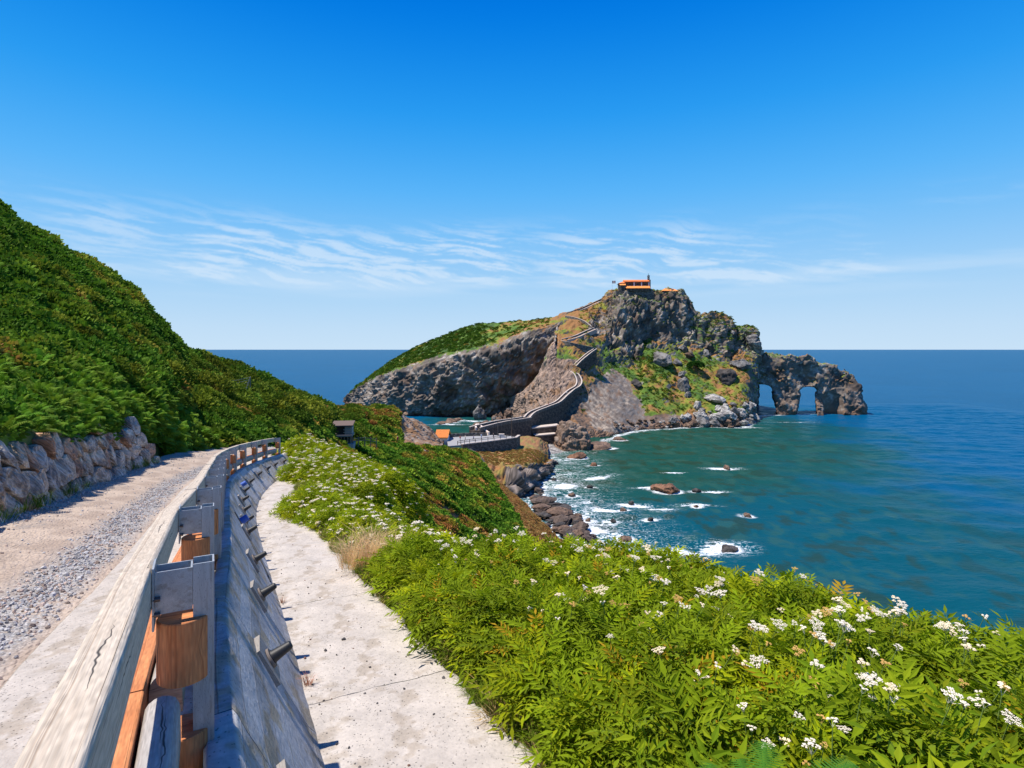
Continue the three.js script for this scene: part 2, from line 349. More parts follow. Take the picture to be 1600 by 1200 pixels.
// ---- the islet: spur, slopes and summit crag
const SLAB = [[912, 632], [928, 598], [962, 578], [985, 596], [1002, 632], [1016, 662], [985, 676], [955, 678], [925, 668]];
const SPUR = [[780, 670], [798, 622], [830, 596], [850, 570], [862, 530], [893, 545], [905, 565], [893, 578], [903, 600], [870, 625], [815, 655]];
const main = loft({
  cell: 0.62, floor: -4, back: [[16, -2], [42, -34], [60, -90]],
  columns: [
    [796, [654, 334], [648, 335], [643, 336], [638, 337], [634, 338], [631, 339], [628, 341]],
    [800, [654, 334], [646, 335], [640, 336], [634, 337], [629, 339], [626, 340], [622, 342]],
    [815, [661, 313], [650, 315], [640, 318], [632, 320], [625, 322], [619, 324], [613, 327]],
    [840, [674, 282], [660, 286], [645, 291], [630, 297], [615, 302], [602, 307], [588, 312]],
    [860, [690, 250], [672, 262], [650, 272], [625, 284], [595, 294], [565, 304], [540, 312]],
    [867, [691, 248], [672, 262], [650, 272], [625, 284], [595, 294], [565, 304], [531, 315]],
    [874, [692, 247], [670, 262], [645, 274], [615, 286], [580, 298], [532, 318], [492, 370]],
    [900, [688, 254], [668, 264], [645, 274], [615, 286], [560, 306], [525, 326], [484, 366]],
    [925, [684, 261], [668, 268], [645, 277], [610, 290], [555, 310], [515, 332], [474, 362]],
    [940, [683, 263], [668, 269], [645, 278], [605, 292], [560, 308], [502, 334], [467, 358]],
    [954, [681, 267], [668, 271], [640, 281], [600, 294], [557, 309], [503, 324], [456, 350]],
    [975, [676, 277], [665, 280], [635, 288], [600, 297], [562, 308], [482, 318], [456, 342]],
    [998, [672, 286], [662, 288], [635, 294], [600, 301], [560, 311], [478, 321], [456, 340]],
    [1010, [671, 288], [661, 290], [630, 297], [590, 304], [532, 320], [470, 328], [456, 340]],
    [1030, [670, 290], [660, 292], [630, 298], [590, 306], [536, 320], [464, 330], [456, 340]],
    [1060, [667, 297], [658, 298], [630, 303], [590, 310], [537, 324], [466, 331], [456, 340]],
    [1075, [667, 297], [657, 299], [628, 304], [590, 311], [536, 325], [485, 331], [471, 338]],
    [1086, [667, 297], [656, 299], [626, 304], [590, 311], [540, 324], [506, 329], [491, 337]],
    [1100, [667, 297], [655, 299], [626, 305], [592, 312], [548, 324], [510, 328], [494, 337]],
    [1122, [667, 297], [652, 299], [626, 306], [595, 313], [557, 322], [512, 328], [493, 337]],
    [1140, [667, 297], [648, 300], [622, 308], [592, 315], [560, 323], [520, 328], [503, 337]],
    [1150, [666, 300], [646, 302], [618, 310], [585, 317], [550, 326], [522, 331], [511, 337]],
    [1166, [664, 305], [646, 308], [618, 314], [585, 320], [546, 328], [530, 331], [512, 338]],
    [1180, [656, 327, -3], [645, 329, -3], [618, 336, -2], [590, 345], [558, 353], [540, 356], [517, 360]],
    [1186, [648, 351, -7], [640, 351, -7], [615, 350, -5], [590, 352], [572, 356], [557, 358], [540, 360]],
  ].map((c) => { const k = smooth(900, 975, c[0]) * (c[0] > 1175 ? 0 : 1); return c.map((v, i) => i ? [v[0], v[1] + k * [0, 0, 2, 9, 19, 30, 30, 30][i], v[2]] : v); }),
  disp: (p, n, f) => {
    const crag = smooth(936, 956, f.px) * smooth(3.5, 4.1, f.t) * smooth(6.8, 5.6, f.t), buttress = smooth(900, 925, f.px) * smooth(960, 935, f.px) * smooth(4.4, 4.9, f.t) * smooth(6, 5.4, f.t) * 0.6;
    const shore = smooth(1.2, 0.5, f.t) * 0.5, spur = smooth(915, 890, f.px) * smooth(6.4, 5.2, f.t) * 0.4, east = smooth(1174, 1188, f.px) * 0.65 * smooth(3.5, 2.5, f.t);
    const outcrop = smooth(0.16, 0.4, fbm3(p.x / 16 + 3, p.y / 16, p.z / 16, 3)) * 0.25;
    const k = clamp(Math.max(crag, buttress, shore, spur, east, outcrop));
    const slab = inside(SLAB, f.px, f.py) ? 0.55 : 1;
    return slab * lerp(1.3 * fbm3(p.x / 12, p.y / 12, p.z / 12, 3) + 0.22 * n3(p.x / 2.2, p.y / 2.2, p.z / 2.2), rockRelief(crag > 0.5 ? V(p.x, p.y * 0.55, p.z) : p, 1, [0.45, 0.75, 0.5]) * 1.05, k);
  },
  paint: (p, n, f) => {
    const w = 7 * fbm3(p.x / 7, p.y / 7, p.z / 7, 3), rock = rockColour(p, f), x = f.px + w, y = f.py + w * 0.8;
    if (inside(SLAB, x + w * 0.9, y + w * 0.7)) {
      const st = fbm3(p.x / 3 + p.y / 6, p.y / 9, p.z / 3, 4), two = smooth(-0.2, 0.3, fbm3(p.x / 9, p.y / 9, p.z / 9, 2) + (x - 962) / 60);
      return mul3(mix3(mix3([0.15, 0.115, 0.09], mix3([0.34, 0.275, 0.21], [0.17, 0.15, 0.135], two), smooth(-0.3, 0.3, st)), C.brownRock, smooth(0.1, 0.4, fbm3(p.x / 6 + 5, p.y / 12, p.z / 6, 3)) * 0.8), 1 + 0.35 * n3(p.x, p.y, p.z));
    }
    if (inside(SPUR, x, y)) {
      const st = fbm3(p.x / 2.4, p.y / 7, p.z / 2.4, 4);
      const c = mix3(mix3([0.165, 0.115, 0.088], [0.32, 0.225, 0.165], smooth(-0.35, 0.4, st)), C.rust, smooth(0.12, 0.4, fbm3(p.x / 10, p.y / 10, p.z / 10, 3)) * 0.5);
      return y < 562 && x > 868 && n.y > 0.45 ? turfColour(p, 0.5) : mul3(c, 1 + 0.25 * n3(p.x * 0.8, p.y * 0.8, p.z * 0.8));
    }
    const low = f.py > 648 + w * 0.6 && f.px > 930 || f.px < 930 && f.py > 600 + w;
    if (low) return f.px < 955 ? mix3(mix3(C.brownRock, C.darkRock, smooth(-0.2, 0.3, fbm3(p.x / 2 + p.y / 4, p.y / 8, p.z / 2, 3))), C.rust, smooth(0.15, 0.4, fbm3(p.x / 8, p.y / 8, p.z / 8, 2)) * 0.6) : mix3(rock, C.algae, 0.45);
    const steep = n.y < 0.48 + 0.14 * fbm3(p.x / 3, p.y / 3, p.z / 3, 2);
    const crag = f.t > 4.05 && f.t < 5.6 && f.px > 950 || f.px > 1176 && f.t < 2.2 || f.t > 4.6 && f.t < 5.3 && f.px > 918;
    if (crag && n.y < 0.82) return f.px > 1082 && f.px < 1182 && fbm3(p.x / 6 + 9, p.y / 6, p.z / 6, 3) > 0.02 && n.y > 0.25 ? mul3(C.deep, 1.5) : rock;
    if (steep && f.t > 0.4) return rock;
    return turfColour(p, f.py < 535 && f.px < 960 ? 0.92 : f.px < 940 ? 0.62 : lerp(0.28, 0.62, smooth(930, 1130, f.px)));
  },
});
structure('summit_and_slopes', main.geometry, earth, islet);

// ---- the islet: the sea arches at its eastern end
{
  const top = spline([1166, 1186, 1200, 1226, 1250, 1260, 1268, 1280, 1300, 1318, 1326, 1336, 1344, 1354].map((p) => (p - 800) / F * 364), [560, 556, 556, 560, 559, 560, 569, 571, 577, 583, 596, 611, 626, 650].map((y) => EYE - (y - HORIZON) / F * 364));
  const X = (px) => (px - 800) / F * 364, Y = (py) => EYE - (py - HORIZON) / F * 364;
  const f = (x, y, z) => {
    const d = -z, w = 1.4 * n3(x / 7, y / 7, z / 7);
    const half = lerp(13, 7, clamp(y / 26)) * smooth(X(1364), X(1325), x) + 0.5;
    let s = Math.max((y - top(x)) * 0.8, Math.abs(d - 365) - half, X(1160) - x, x - X(1356) + 0.12 * y);
    const tunnel = (xc, hw0, yTop, slant, lean) => { const hw = hw0 * (1.12 - 0.42 * clamp(y / yTop)), cx = xc + (d - 365) * slant + lean * (y - 8), r = Math.hypot(Math.max(0, Math.abs(x - cx) - hw * 0.45) , Math.max(0, y - yTop + hw * 0.9)); return hw * 0.55 + (y > yTop - hw ? hw * 0.3 : 0) - r; };
    const t1 = tunnel(X(1196.5), 5.7, Y(600), 0.43, -0.14), t2 = tunnel(X(1263), 5.6, Y(603), 0.5, 0.08);
    const nook = 4.2 - Math.hypot(Math.max(0, Math.abs(x - X(1286)) - 1.8), Math.max(0, y - 9) * 0.7, Math.max(0, d - 353) * 0.9);
    const relief = rockRelief(V(x, y, z), 0.62, [0.55, 0.7, 0.2]);
    s = Math.max(s - relief, t1 + 0.3 * relief + w * 0.3, t2 + 0.3 * relief + w * 0.3, nook + w * 0.3);
    return s;
  };
  const g = surfaceNets(f, [X(1158), -2.5, -384], [X(1366), 40, -346], 0.62);
  const P = g.attributes.position, N = g.attributes.normal, col = new Float32Array(P.count * 3), uv = new Float32Array(P.count * 2);
  for (let i = 0; i < P.count; i++) {
    const p = V(P.getX(i), P.getY(i), P.getZ(i)), turf = N.getY(i) > 0.62 && p.y > 19 && fbm3(p.x / 5, p.y / 5, p.z / 5, 3) > -0.18;
    const c = turf ? turfColour(p, 0.66) : mix3(rockColour(p, {}), C.brownRock, p.y < 9 ? 0.35 : 0.1);
    col.set(c, i * 3); uv.set([p.x, p.y], i * 2);
  }
  g.setAttribute('color', new THREE.BufferAttribute(col, 3)); g.setAttribute('uv', new THREE.BufferAttribute(uv, 2));
  structure('sea_arch_rock', g, earth, islet);
}

// ---- mainland: the ridge that carries the road, seen left
const scrubSoil = (p, dry) => mix3(turfColour(p, dry), C.soil, smooth(0.0, 0.35, fbm3(p.x / 2.3, p.y / 2.3, p.z / 2.3, 3)) * 0.6);
const hill = loft({
  cell: 0.42, floor: -30, skirt: 3, lean: -0.35, back: [[4, -0.3], [20, -10], [60, -60]],
  columns: [
    [-420, [760, 3.5], [690, 6], [560, 10], [380, 16], [150, 24]],
    [-150, [712, 8.2], [640, 11], [520, 16], [380, 23], [215, 33]],
    [0, [684, 11.4], [642, 14], [566, 19], [464, 27], [340, 38]],
    [60, [680, 13.8], [634, 16.5], [566, 22], [476, 29], [377, 40]],
    [130, [679, 17.5], [632, 20.5], [568, 26], [494, 33], [414, 43]],
    [200, [681, 22.8], [642, 25], [588, 30], [526, 38], [458, 47]],
    [228, [692, 25.5], [657, 27], [608, 31], [548, 40], [490, 50]],
    [250, [729, 27.0], [692, 28.5], [646, 32], [578, 42], [520, 52]],
    [268, [726, 28.5], [692, 31], [646, 36], [594, 46], [543, 55]],
    [330, [710, 34], [682, 39], [645, 48], [604, 61], [565, 74]],
    [400, [693, 42], [671, 50], [648, 62], [620, 78], [591, 95]],
    [450, [690, 55], [669, 66], [650, 80], [631, 95], [613, 115]],
    [500, [694, 70], [677, 85], [662, 100], [649, 118], [637, 135]],
    [524, [698, 88], [684, 103], [670, 117], [655, 132], [639, 148]],
    [546, [702, 96], [688, 113], [673, 128], [655, 144], [637, 158]],
    [570, [704, 106], [690, 123], [674, 138], [656, 151], [641, 164]],
    [608, [706, 117], [692, 131], [676, 145], [656, 157], [638, 169]],
    [628, [706, 122], [694, 137], [683, 150], [667, 160], [653, 172]],
    [660, [706, 130], [698, 146], [689, 160], [678, 171], [666, 181]],
    [690, [706, 136], [702, 152], [699, 168], [697, 178], [694, 186]],
  ],
  disp: (p, n, f) => { const k = clamp(-p.z / 40, 0.35, 2.2); return k * (0.55 * fbm3(p.x / (3 * k), p.y / (3 * k), p.z / (3 * k), 3) + 1.0 * ridge3(p.x / (7 * k), p.y / (7 * k), p.z / (7 * k), 2) * smooth(0, 1, f.t) * smooth(4.2, 3, f.t)) * smooth(-0.4, 0.6, f.t) * smooth(630, 600, f.px) + (f.px > 600 ? rockRelief(p, 0.3 * smooth(600, 640, f.px)) : 0); },
  paint: (p, n, f) => {
    if (f.px > 622 + 10 * fbm3(p.x / 4, p.y / 4, p.z / 4, 2)) return mix3(mix3(C.brownRock, C.slab, smooth(-0.2, 0.3, fbm3(p.x / 3, p.y / 3, p.z / 3, 3))), C.rust, smooth(0, 0.3, fbm3(p.x / 6, p.y / 6, p.z / 6, 2)) * 0.7);
    if (f.t < 0.7 && f.px > 236) return mul3(mix3(C.soil, C.deep, smooth(-0.1, 0.3, fbm3(p.x / 2, p.y / 2, p.z / 2, 3))), 0.8);
    return scrubSoil(p, lerp(0.25, 0.6, smooth(250, 520, f.px)));
  },
});
structure('hillside', hill.geometry, earth);

// ---- mainland: the gully slope below the road
const gully = loft({
  cell: 0.75, floor: -8, skirt: 8, back: [[3, -1], [14, -10], [24, -40]],
  columns: [
    [420, [775, 30], [755, 33], [735, 38], [718, 45], [702, 54]],
    [500, [800, 36], [770, 42], [740, 52], [716, 66], [699, 90]],
    [560, [850, 45], [800, 54], [760, 66], [727, 84], [699, 106]],
    [620, [880, 56], [830, 66], [780, 80], [737, 100], [701, 123]],
    [680, [890, 66], [840, 77], [790, 92], [742, 114], [705, 139]],
    [735, [900, 76], [850, 88], [800, 104], [755, 128], [709, 160]],
    [760, [900, 79], [855, 92], [812, 109], [773, 128], [736, 147]],
    [800, [900, 86], [865, 97], [835, 108], [805, 120], [773, 135]],
    [830, [900, 91], [876, 98], [852, 107], [827, 116], [800, 128]],
    [860, [900, 97], [886, 102], [869, 108], [852, 114], [833, 122]],
    [892, [903, 101], [893, 104], [883, 107.5], [873, 111], [861, 115]],
  ],
  disp: (p, n, f) => { const k = 1.3; return k * (0.55 * fbm3(p.x / 4, p.y / 4, p.z / 4, 3) + 0.8 * ridge3(p.x / 11, p.y / 11, p.z / 11, 2)) * (inside([[735, 700], [770, 735], [820, 780], [880, 845], [850, 860], [800, 850], [745, 745]], f.px, f.py) ? 0.45 : 1); },
  paint: (p, n, f) => {
    const w = 9 * fbm3(p.x / 6, p.y / 6, p.z / 6, 3), x = f.px + w, y = f.py;
    const dry = inside([[728, 690], [770, 735], [820, 775], [900, 860], [880, 900], [812, 870], [800, 810], [760, 745]], x, y), lane = Math.abs((y - 690) - (x - 520) * 0.62 + 8 * fbm3(p.x / 9, p.y / 9, p.z / 9, 2)) < 7;
    if (f.px > 858 + w * 0.5) return rockColour(p, {});
    if (dry) return mul3(mix3([0.30, 0.135, 0.05], mix3(C.straw, C.olive, 0.5), smooth(-0.25, 0.4, fbm3(p.x / 4, p.y / 4, p.z / 4, 3))), 0.9 + 0.25 * n3(p.x, p.y, p.z));
    if (lane) return mul3(mix3(C.rust, C.soil, 0.5), 0.9);
    return scrubSoil(p, 0.25);
  },
});
structure('gully_slope', gully.geometry, earth);

// ---- mainland: the rocky foot below the plaza
const outcrop = loft({
  cell: 0.55, floor: -4, back: [[6, 0.2], [30, 0.1], [40, -40]],
  columns: [
    [722, [770, 150], [750, 155], [735, 160], [720, 166], [706, 172]],
    [742, [782, 152], [756, 156], [738, 162], [722, 168], [707, 178]],
    [770, [786, 150], [757, 156], [738, 163], [722, 172], [706, 184]],
    [800, [778, 155], [752, 158], [733, 165], [718, 174], [705, 187]],
    [826, [768, 162], [745, 164], [729, 169], [714, 178], [703, 191]],
    [842, [757, 170.6], [741, 172], [728, 177], [716, 184], [706, 194]],
    [850, [742, 184], [734, 185], [727, 188], [719, 192], [711, 198]],
    [856, [726, 200], [722, 201], [719, 202], [716, 204], [713, 206]],
  ],
  disp: (p, n, f) => lerp(rockRelief(p, 0.75, [0.75, 0.5, -0.4]) + 0.9 * Math.sin(p.x * 1.1 + p.y * 2.0 + 2.2 * n3(p.x / 7, p.y / 7, p.z / 7)) * smooth(770, 800, f.px), 0.5 * fbm3(p.x / 3, p.y / 3, p.z / 3, 3), smooth(1.9, 2.6, f.t)),
  paint: (p, n, f) => {
    const e = 2.1 + 0.8 * fbm3(p.x / 5, p.y / 5, p.z / 5, 3) - (f.px < 790 ? 1.2 : 0);
    if (f.t > e && n.y > 0.3) return mul3(mix3([0.30, 0.135, 0.05], mix3(C.straw, C.olive, 0.6), smooth(-0.2, 0.4, fbm3(p.x / 4, p.y / 4, p.z / 4, 3))), 0.9 + 0.25 * n3(p.x, p.y, p.z));
    const band = 0.5 + 0.5 * Math.sin(p.x * 1.4 + p.y * 2.6 + 2.6 * n3(p.x / 7, p.y / 7, p.z / 7));
    return mix3(mix3(C.darkRock, [0.27, 0.22, 0.19], band * band), C.wet, smooth(1.8, 0.3, p.y));
  },
});
structure('shore_outcrop', outcrop.geometry, earth);
// ---------------------------------------------------------------- the sea
// rocks standing in the bay: [px, py of the waterline, width m, height m, tone]
const REEFS = [
  [902, 716, 6.2, 2.6, 'algae'], [928, 728, 3.4, 1.5, 'algae'], [1044, 768, 6.4, 2.6, 'algae'], [1028, 763, 4.2, 1.5, 'algae'], [922, 762, 1.7, 0.6, 'dark'], [894, 774, 2, 0.6, 'brown'],
  [986, 788, 1.5, 0.7, 'dark'], [974, 798, 1.7, 0.7, 'brown'], [1088, 768, 2.6, 0.8, 'dark'], [1136, 732, 2.7, 1.5, 'brown'], [1088, 793, 1.7, 0.6, 'brown'], [1167, 806, 2.1, 0.7, 'brown'],
  [958, 815, 1.2, 0.5, 'dark'], [1016, 812, 1.7, 0.4, 'dark'], [903, 808, 2.3, 0.9, 'brown'], [919, 814, 1.2, 0.6, 'brown'], [977, 843, 2.2, 0.6, 'brown'], [1139, 858, 3.2, 0.5, 'dark'],
  [936, 700, 12, 2.6, 'brown'], [849, 728, 2.6, 1.2, 'brown'], [703, 660, 9, 2.2, 'brown'], [716, 657, 6, 1.7, 'brown'], [690, 662, 5, 1.3, 'brown'], [968, 688, 5, 1.6, 'brown'], [866, 751, 1.6, 0.7, 'dark'],
].map(([px, py, w, h, tone]) => ({ p: atSea(px, py), w, h, tone }));
const SHORE = [[858, 706], [880, 704], [905, 700], [930, 694], [960, 683], [985, 675], [1020, 672], [1060, 668], [1100, 668], [1140, 668], [1168, 666], [1186, 650], [1230, 648], [1290, 646], [1352, 645]].map(([x, y]) => atSea(x, y))
  .concat([[842, 706], [846, 722], [848, 742], [845, 760], [850, 785], [866, 802], [892, 822], [915, 845], [905, 880]].map(([x, y]) => atSea(x, y)));
const SHORE_BREAK = 14;                                       // the polyline starts anew after this point
function shoreDistance(x, z) {
  let best = 1e9;
  for (let i = 0; i < SHORE.length - 1; i++) {
    if (i === SHORE_BREAK) continue;
    const a = SHORE[i], b = SHORE[i + 1], bx = b.x - a.x, bz = b.z - a.z, t = clamp(((x - a.x) * bx + (z - a.z) * bz) / (bx * bx + bz * bz)), d = (x - a.x - bx * t) ** 2 + (z - a.z - bz * t) ** 2;
    if (d < best) best = d;
  }
  return Math.sqrt(best);
}
const nearShore = SHORE.slice(SHORE_BREAK + 1);
const SEA_X = [-90, 330], SEA_D = [66, 430];
// breaking water seen in the photograph: [px, py, length m, width m, turn]
const BREAKERS = [[935, 746, 8, 2.0, -0.5], [1112, 858, 9, 3.4, -0.2], [1070, 862, 9, 3, 0.1], [1130, 732, 7, 1.8, 0], [1052, 740, 4, 0.9, 0], [1118, 768, 4, 1.4, 0], [1010, 761, 5, 1.4, 0], [985, 790, 6, 2.4, 0.2], [1035, 797, 5, 1.8, 0], [950, 797, 5, 2, 0.3], [880, 760, 10, 4, -0.9], [890, 790, 10, 3.2, -0.6], [925, 830, 10, 3.5, -0.5], [1170, 650 + 18, 9, 1.6, 0], [1290, 647, 9, 1.2, 0], [1240, 660, 14, 0.8, 0], [700, 663, 14, 1.6, 0], [712, 656, 8, 1.3, 0], [745, 658, 10, 2.2, 0], [1090, 790, 6, 1.1, 0], [1015, 812, 3, 0.7, 0], [955, 815, 3, 0.6, 0]]
  .map(([px, py, l, w, a]) => ({ p: atSea(px, py), l, w, c: Math.cos(a), s: Math.sin(a) }));
const deepSea = [0.001, 0.072, 0.165], bayGreen = [0.010, 0.060, 0.040], bayTeal = [0.003, 0.064, 0.092], weed = [0.020, 0.036, 0.016], sandy = [0.030, 0.085, 0.062];
function seaColour(x, z) {                                    // [r, g, b, foam]
  const sd = shoreDistance(x, z), d = -z, w = fbm2(x / 60, z / 60, 3);
  const px = 800 + x / d * F;
  // green shallows inside the bay, bluer water off the points
  const bay = smooth(190, 20, sd + 60 * w) * smooth(210, 90, x + 25 * w), green = smooth(0.25, 0.95, bay + 0.15 * w) * smooth(130, 190, d + 25 * w) ;
  let c = mix3(deepSea, bayTeal, smooth(0, 0.55, bay));
  c = mix3(c, bayGreen, green * 0.9);
  const bed = fbm2(x / 9 + 3, z / 14, 4), bed2 = fbm2(x / 30, z / 22 + 5, 3);
  c = mix3(c, weed, smooth(0.05, 0.5, bed + bed2 * 0.7) * bay * 0.6);
  c = mix3(c, sandy, smooth(0.1, 0.5, -bed + bed2 * 0.5) * bay * 0.45);
  const ns = (() => { let b = 1e9; for (const p of nearShore) b = Math.min(b, (p.x - x) ** 2 + (p.z - z) ** 2); return Math.sqrt(b); })();
  const lace = 1 - Math.abs(fbm2(x / 2.6 + 1.5 * n2(x / 5, z / 5), z / 2.6, 4)) * 3.2, specks = fbm2(x / 0.9, z / 0.9, 3), drift = fbm2(x / 11 + 7, z / 11, 3);
  let foam = smooth(3.2, 0.2, sd + 2.0 * drift) * smooth(-0.5, 0.5, lace + drift) * 0.75;
  foam = Math.max(foam, smooth(15, 1.5, ns + 9 * drift) * smooth(0.15, 0.8, lace + specks * 0.5));
  foam = Math.max(foam, smooth(34, 8, ns + 12 * drift) * smooth(0.55, 0.95, lace + specks * 0.3 + drift * 0.4) * 0.6);
  for (const r of REEFS) {
    const e = Math.hypot(x - r.p.x, (z - r.p.z) * 1.3) - r.w * 0.5;
    if (e < 5) foam = Math.max(foam, smooth(1.6 + r.w * 0.12, 0, e + 1.5 * drift + specks) * smooth(-0.5, 0.4, drift + 0.4 * specks + 0.25));
  }
  for (const b of BREAKERS) {
    const dx = x - b.p.x, dz = z - b.p.z, u = (dx * b.c + dz * b.s) / b.l, v = (-dx * b.s + dz * b.c) / b.w, q = u * u * 2.2 + v * v * 1.4;
    if (q < 6) foam = Math.max(foam, smooth(1.1, 0.0, q + drift * 1.9 + specks * 1.2) * smooth(-0.3, 0.6, lace * 0.6 + specks + 0.6 - q * 0.35), 0.55 * smooth(5, 1, q + drift) * smooth(0.45, 0.95, lace + specks * 0.4));
  }
  return [c[0], c[1], c[2], clamp(foam)];
}
const seaHeight = (x, z) => { const d = -z, g = 0.34 * n2(x / 40 + z / 60, z / 15 - x / 90) + 0.2 * n2(x / 12 + 4, z / 6) + 0.07 * n2(x / 3.2, z / 2.3); return (g - 0.05) * smooth(60, 75, d) * smooth(430, 400, d) * smooth(-90, -70, x) * smooth(330, 300, x); };
const encode = (v) => 255 * (v <= 0.0031308 ? 12.92 * v : 1.055 * Math.pow(v, 1 / 2.4) - 0.055);
{
  const seaMap = texture(2048, 2048, (u, v) => {
    const x = lerp(SEA_X[0], SEA_X[1], u), z = -lerp(SEA_D[0], SEA_D[1], v), s = seaColour(x, z), edge = smooth(0, 0.05, u) * smooth(1, 0.93, u) * smooth(0, 0.02, v) * smooth(1, 0.93, v);
    let c = mix3(deepSea, [s[0], s[1], s[2]], edge);
    c = mix3(c, [0.78, 0.81, 0.82], s[3] * s[3] * (3 - 2 * s[3]));
    return c.map(encode);
  });
  seaMap.wrapS = seaMap.wrapT = THREE.ClampToEdgeWrapping;
  const ripple = texture(512, 512, (u, v) => grey(255 * (0.5 * tfbm(u, v, 0, 3) + 0.5 * tfbm(u * 1, v * 2, 1, 4))), false);
  const water = (extra) => new THREE.MeshPhysicalMaterial({ roughness: 0.3, ior: 1.33, specularIntensity: 0.07, bumpMap: scaled(ripple, 1 / 26, 1 / 20), bumpScale: 0.42, ...extra });
  const near = water({ map: seaMap }); seaMap.channel = 1;
  const nx = 420, nz = 364, pos = [], uv = [], uv1 = [], idx = [];
  for (let j = 0; j <= nz; j++) for (let i = 0; i <= nx; i++) {
    const x = lerp(SEA_X[0], SEA_X[1], i / nx), z = -lerp(SEA_D[0], SEA_D[1], j / nz);
    pos.push(x, seaHeight(x, z), z); uv.push(x, z); uv1.push(i / nx, j / nz);
  }
  for (let j = 0; j < nz; j++) for (let i = 0; i < nx; i++) { const a = j * (nx + 1) + i, b = a + nx + 1; idx.push(a, a + 1, b + 1, a, b + 1, b); }
  const sea = new THREE.Group(); sea.name = 'sea'; sea.userData.kind = 'structure'; scene.add(sea);
  const g = geo(pos, idx, uv); g.setAttribute('uv1', new THREE.BufferAttribute(new Float32Array(uv1), 2));
  structure('bay_water', g, near, sea);
  // open water: four sheets round the bay, out to the horizon
  const streak = texture(1024, 1024, (u, v) => { const k = 0.80 + 0.4 * (0.55 * tfbm(u, v, 0, 3) + 0.45 * tfbm(u, v * 2, 2, 5)); return [deepSea[0] * k, deepSea[1] * k, deepSea[2] * k].map(encode); });
  const far = water({ map: scaled(streak, 1 / 420, 1 / 700), specularIntensity: 0.03 });
  const rect = (x0, x1, d0, d1) => ({ p: [x0, 0, -d0, x1, 0, -d0, x1, 0, -d1, x0, 0, -d1], u: [x0, -d0, x1, -d0, x1, -d1, x0, -d1] });
  const P = [], U = [], I = [];
  const B = 90000;
  for (const [x0, x1, d0, d1] of [[-B, SEA_X[0], -2000, 3000], [SEA_X[1], B, -2000, 3000], [SEA_X[0], SEA_X[1], -2000, SEA_D[0]], [SEA_X[0], SEA_X[1], SEA_D[1], 3000], [-B, B, 3000, 110000]]) {
    const r = rect(x0, x1, d0, d1), k = P.length / 3;
    P.push(...r.p); U.push(...r.u); I.push(k, k + 1, k + 2, k, k + 2, k + 3);
  }
  structure('open_water', geo(P, I, U), far, sea);
}

// ---------------------------------------------------------------- boulders
function boulderShape(seed, detail = 5, squash = 0.7) {
  const r = rng(seed), g = mergeVertices((() => { const q = new THREE.IcosahedronGeometry(1, detail); q.deleteAttribute('normal'); q.deleteAttribute('uv'); return q; })()), P = g.attributes.position, cuts = [];
  for (let i = 0; i < 13; i++) cuts.push([V(r() - 0.5, (r() - 0.5) * 0.9, r() - 0.5).normalize(), rnd(r, 0.55, 0.86)]);
  for (let i = 0; i < P.count; i++) {
    const v = V(P.getX(i), P.getY(i), P.getZ(i));
    for (const [n, d] of cuts) { const e = v.dot(n) - d; if (e > 0) v.addScaledVector(n, -e * 0.97); }
    const [wa, wb, wi] = worley(v.x * 2.3 + seed, v.y * 2.3, v.z * 2.3), k = 1 + 0.12 * fbm3(v.x * 2 + seed, v.y * 2, v.z * 2, 3) + 0.07 * ridge3(v.x * 4 + seed, v.y * 4, v.z * 4, 2) + 0.12 * (wi - 0.5) - 0.08 * (1 - smooth(0, 0.2, wb - wa));
    P.setXYZ(i, v.x * k, v.y * k * squash, v.z * k);
  }
  const uv = new Float32Array(P.count * 2); for (let i = 0; i < P.count; i++) uv.set([P.getX(i) * 0.5 + P.getZ(i) * 0.3, P.getY(i) * 0.5 + P.getZ(i) * 0.3], i * 2);
  g.setAttribute('uv', new THREE.BufferAttribute(uv, 2));
  g.computeVertexNormals();
  return g;
}
const BOULDERS = [21, 22, 23, 24, 25, 26].map((s, i) => boulderShape(s, 9, 0.62 + 0.07 * i));
const stoneMap = texture(512, 512, (u, v) => { const a = tfbm(u, v, 0, 4), b = tfbm(u + 0.37, v * 1.0 + 0.21, 2, 5), k = 255 * (0.52 + 0.48 * smooth(0.25, 0.75, a * 0.6 + b * 0.4)); return [k, k * (0.975 + 0.03 * a), k * (0.95 + 0.06 * b)]; });
const stoneBump = texture(512, 512, (u, v) => grey(255 * (0.5 * tfbm(u, v, 1, 5) + 0.5 * Math.abs(2 * tfbm(u + 0.5, v, 0, 3) - 1))), false);
const stoneMat = (r, g, b, k = 1) => std({ color: lin(r, g, b), map: scaled(stoneMap, k, k), bumpMap: scaled(stoneBump, k, k), bumpScale: 0.12, roughness: 0.92 });
const ROCKMAT = { algae: stoneMat(0.27, 0.135, 0.075), brown: stoneMat(0.22, 0.14, 0.095), dark: stoneMat(0.085, 0.075, 0.07), pale: stoneMat(0.50, 0.48, 0.45), grey: stoneMat(0.24, 0.23, 0.22), umber: stoneMat(0.14, 0.10, 0.078) };
function boulder(name, label, group, p, w, h, tone, r, sink = 0.35) {
  const g = BOULDERS[Math.floor(r() * BOULDERS.length)], m = mesh(name, g, ROCKMAT[tone]);
  m.position.set(p.x, p.y + h * (0.5 - sink), p.z); m.scale.set(w / 1.7, h / 1.15, w / 1.7 * rnd(r, 0.75, 1.05)); m.rotation.set(rnd(r, -0.25, 0.25), r() * 6.3, rnd(r, -0.25, 0.25));
  return tag(m, label, 'rock', group);
}
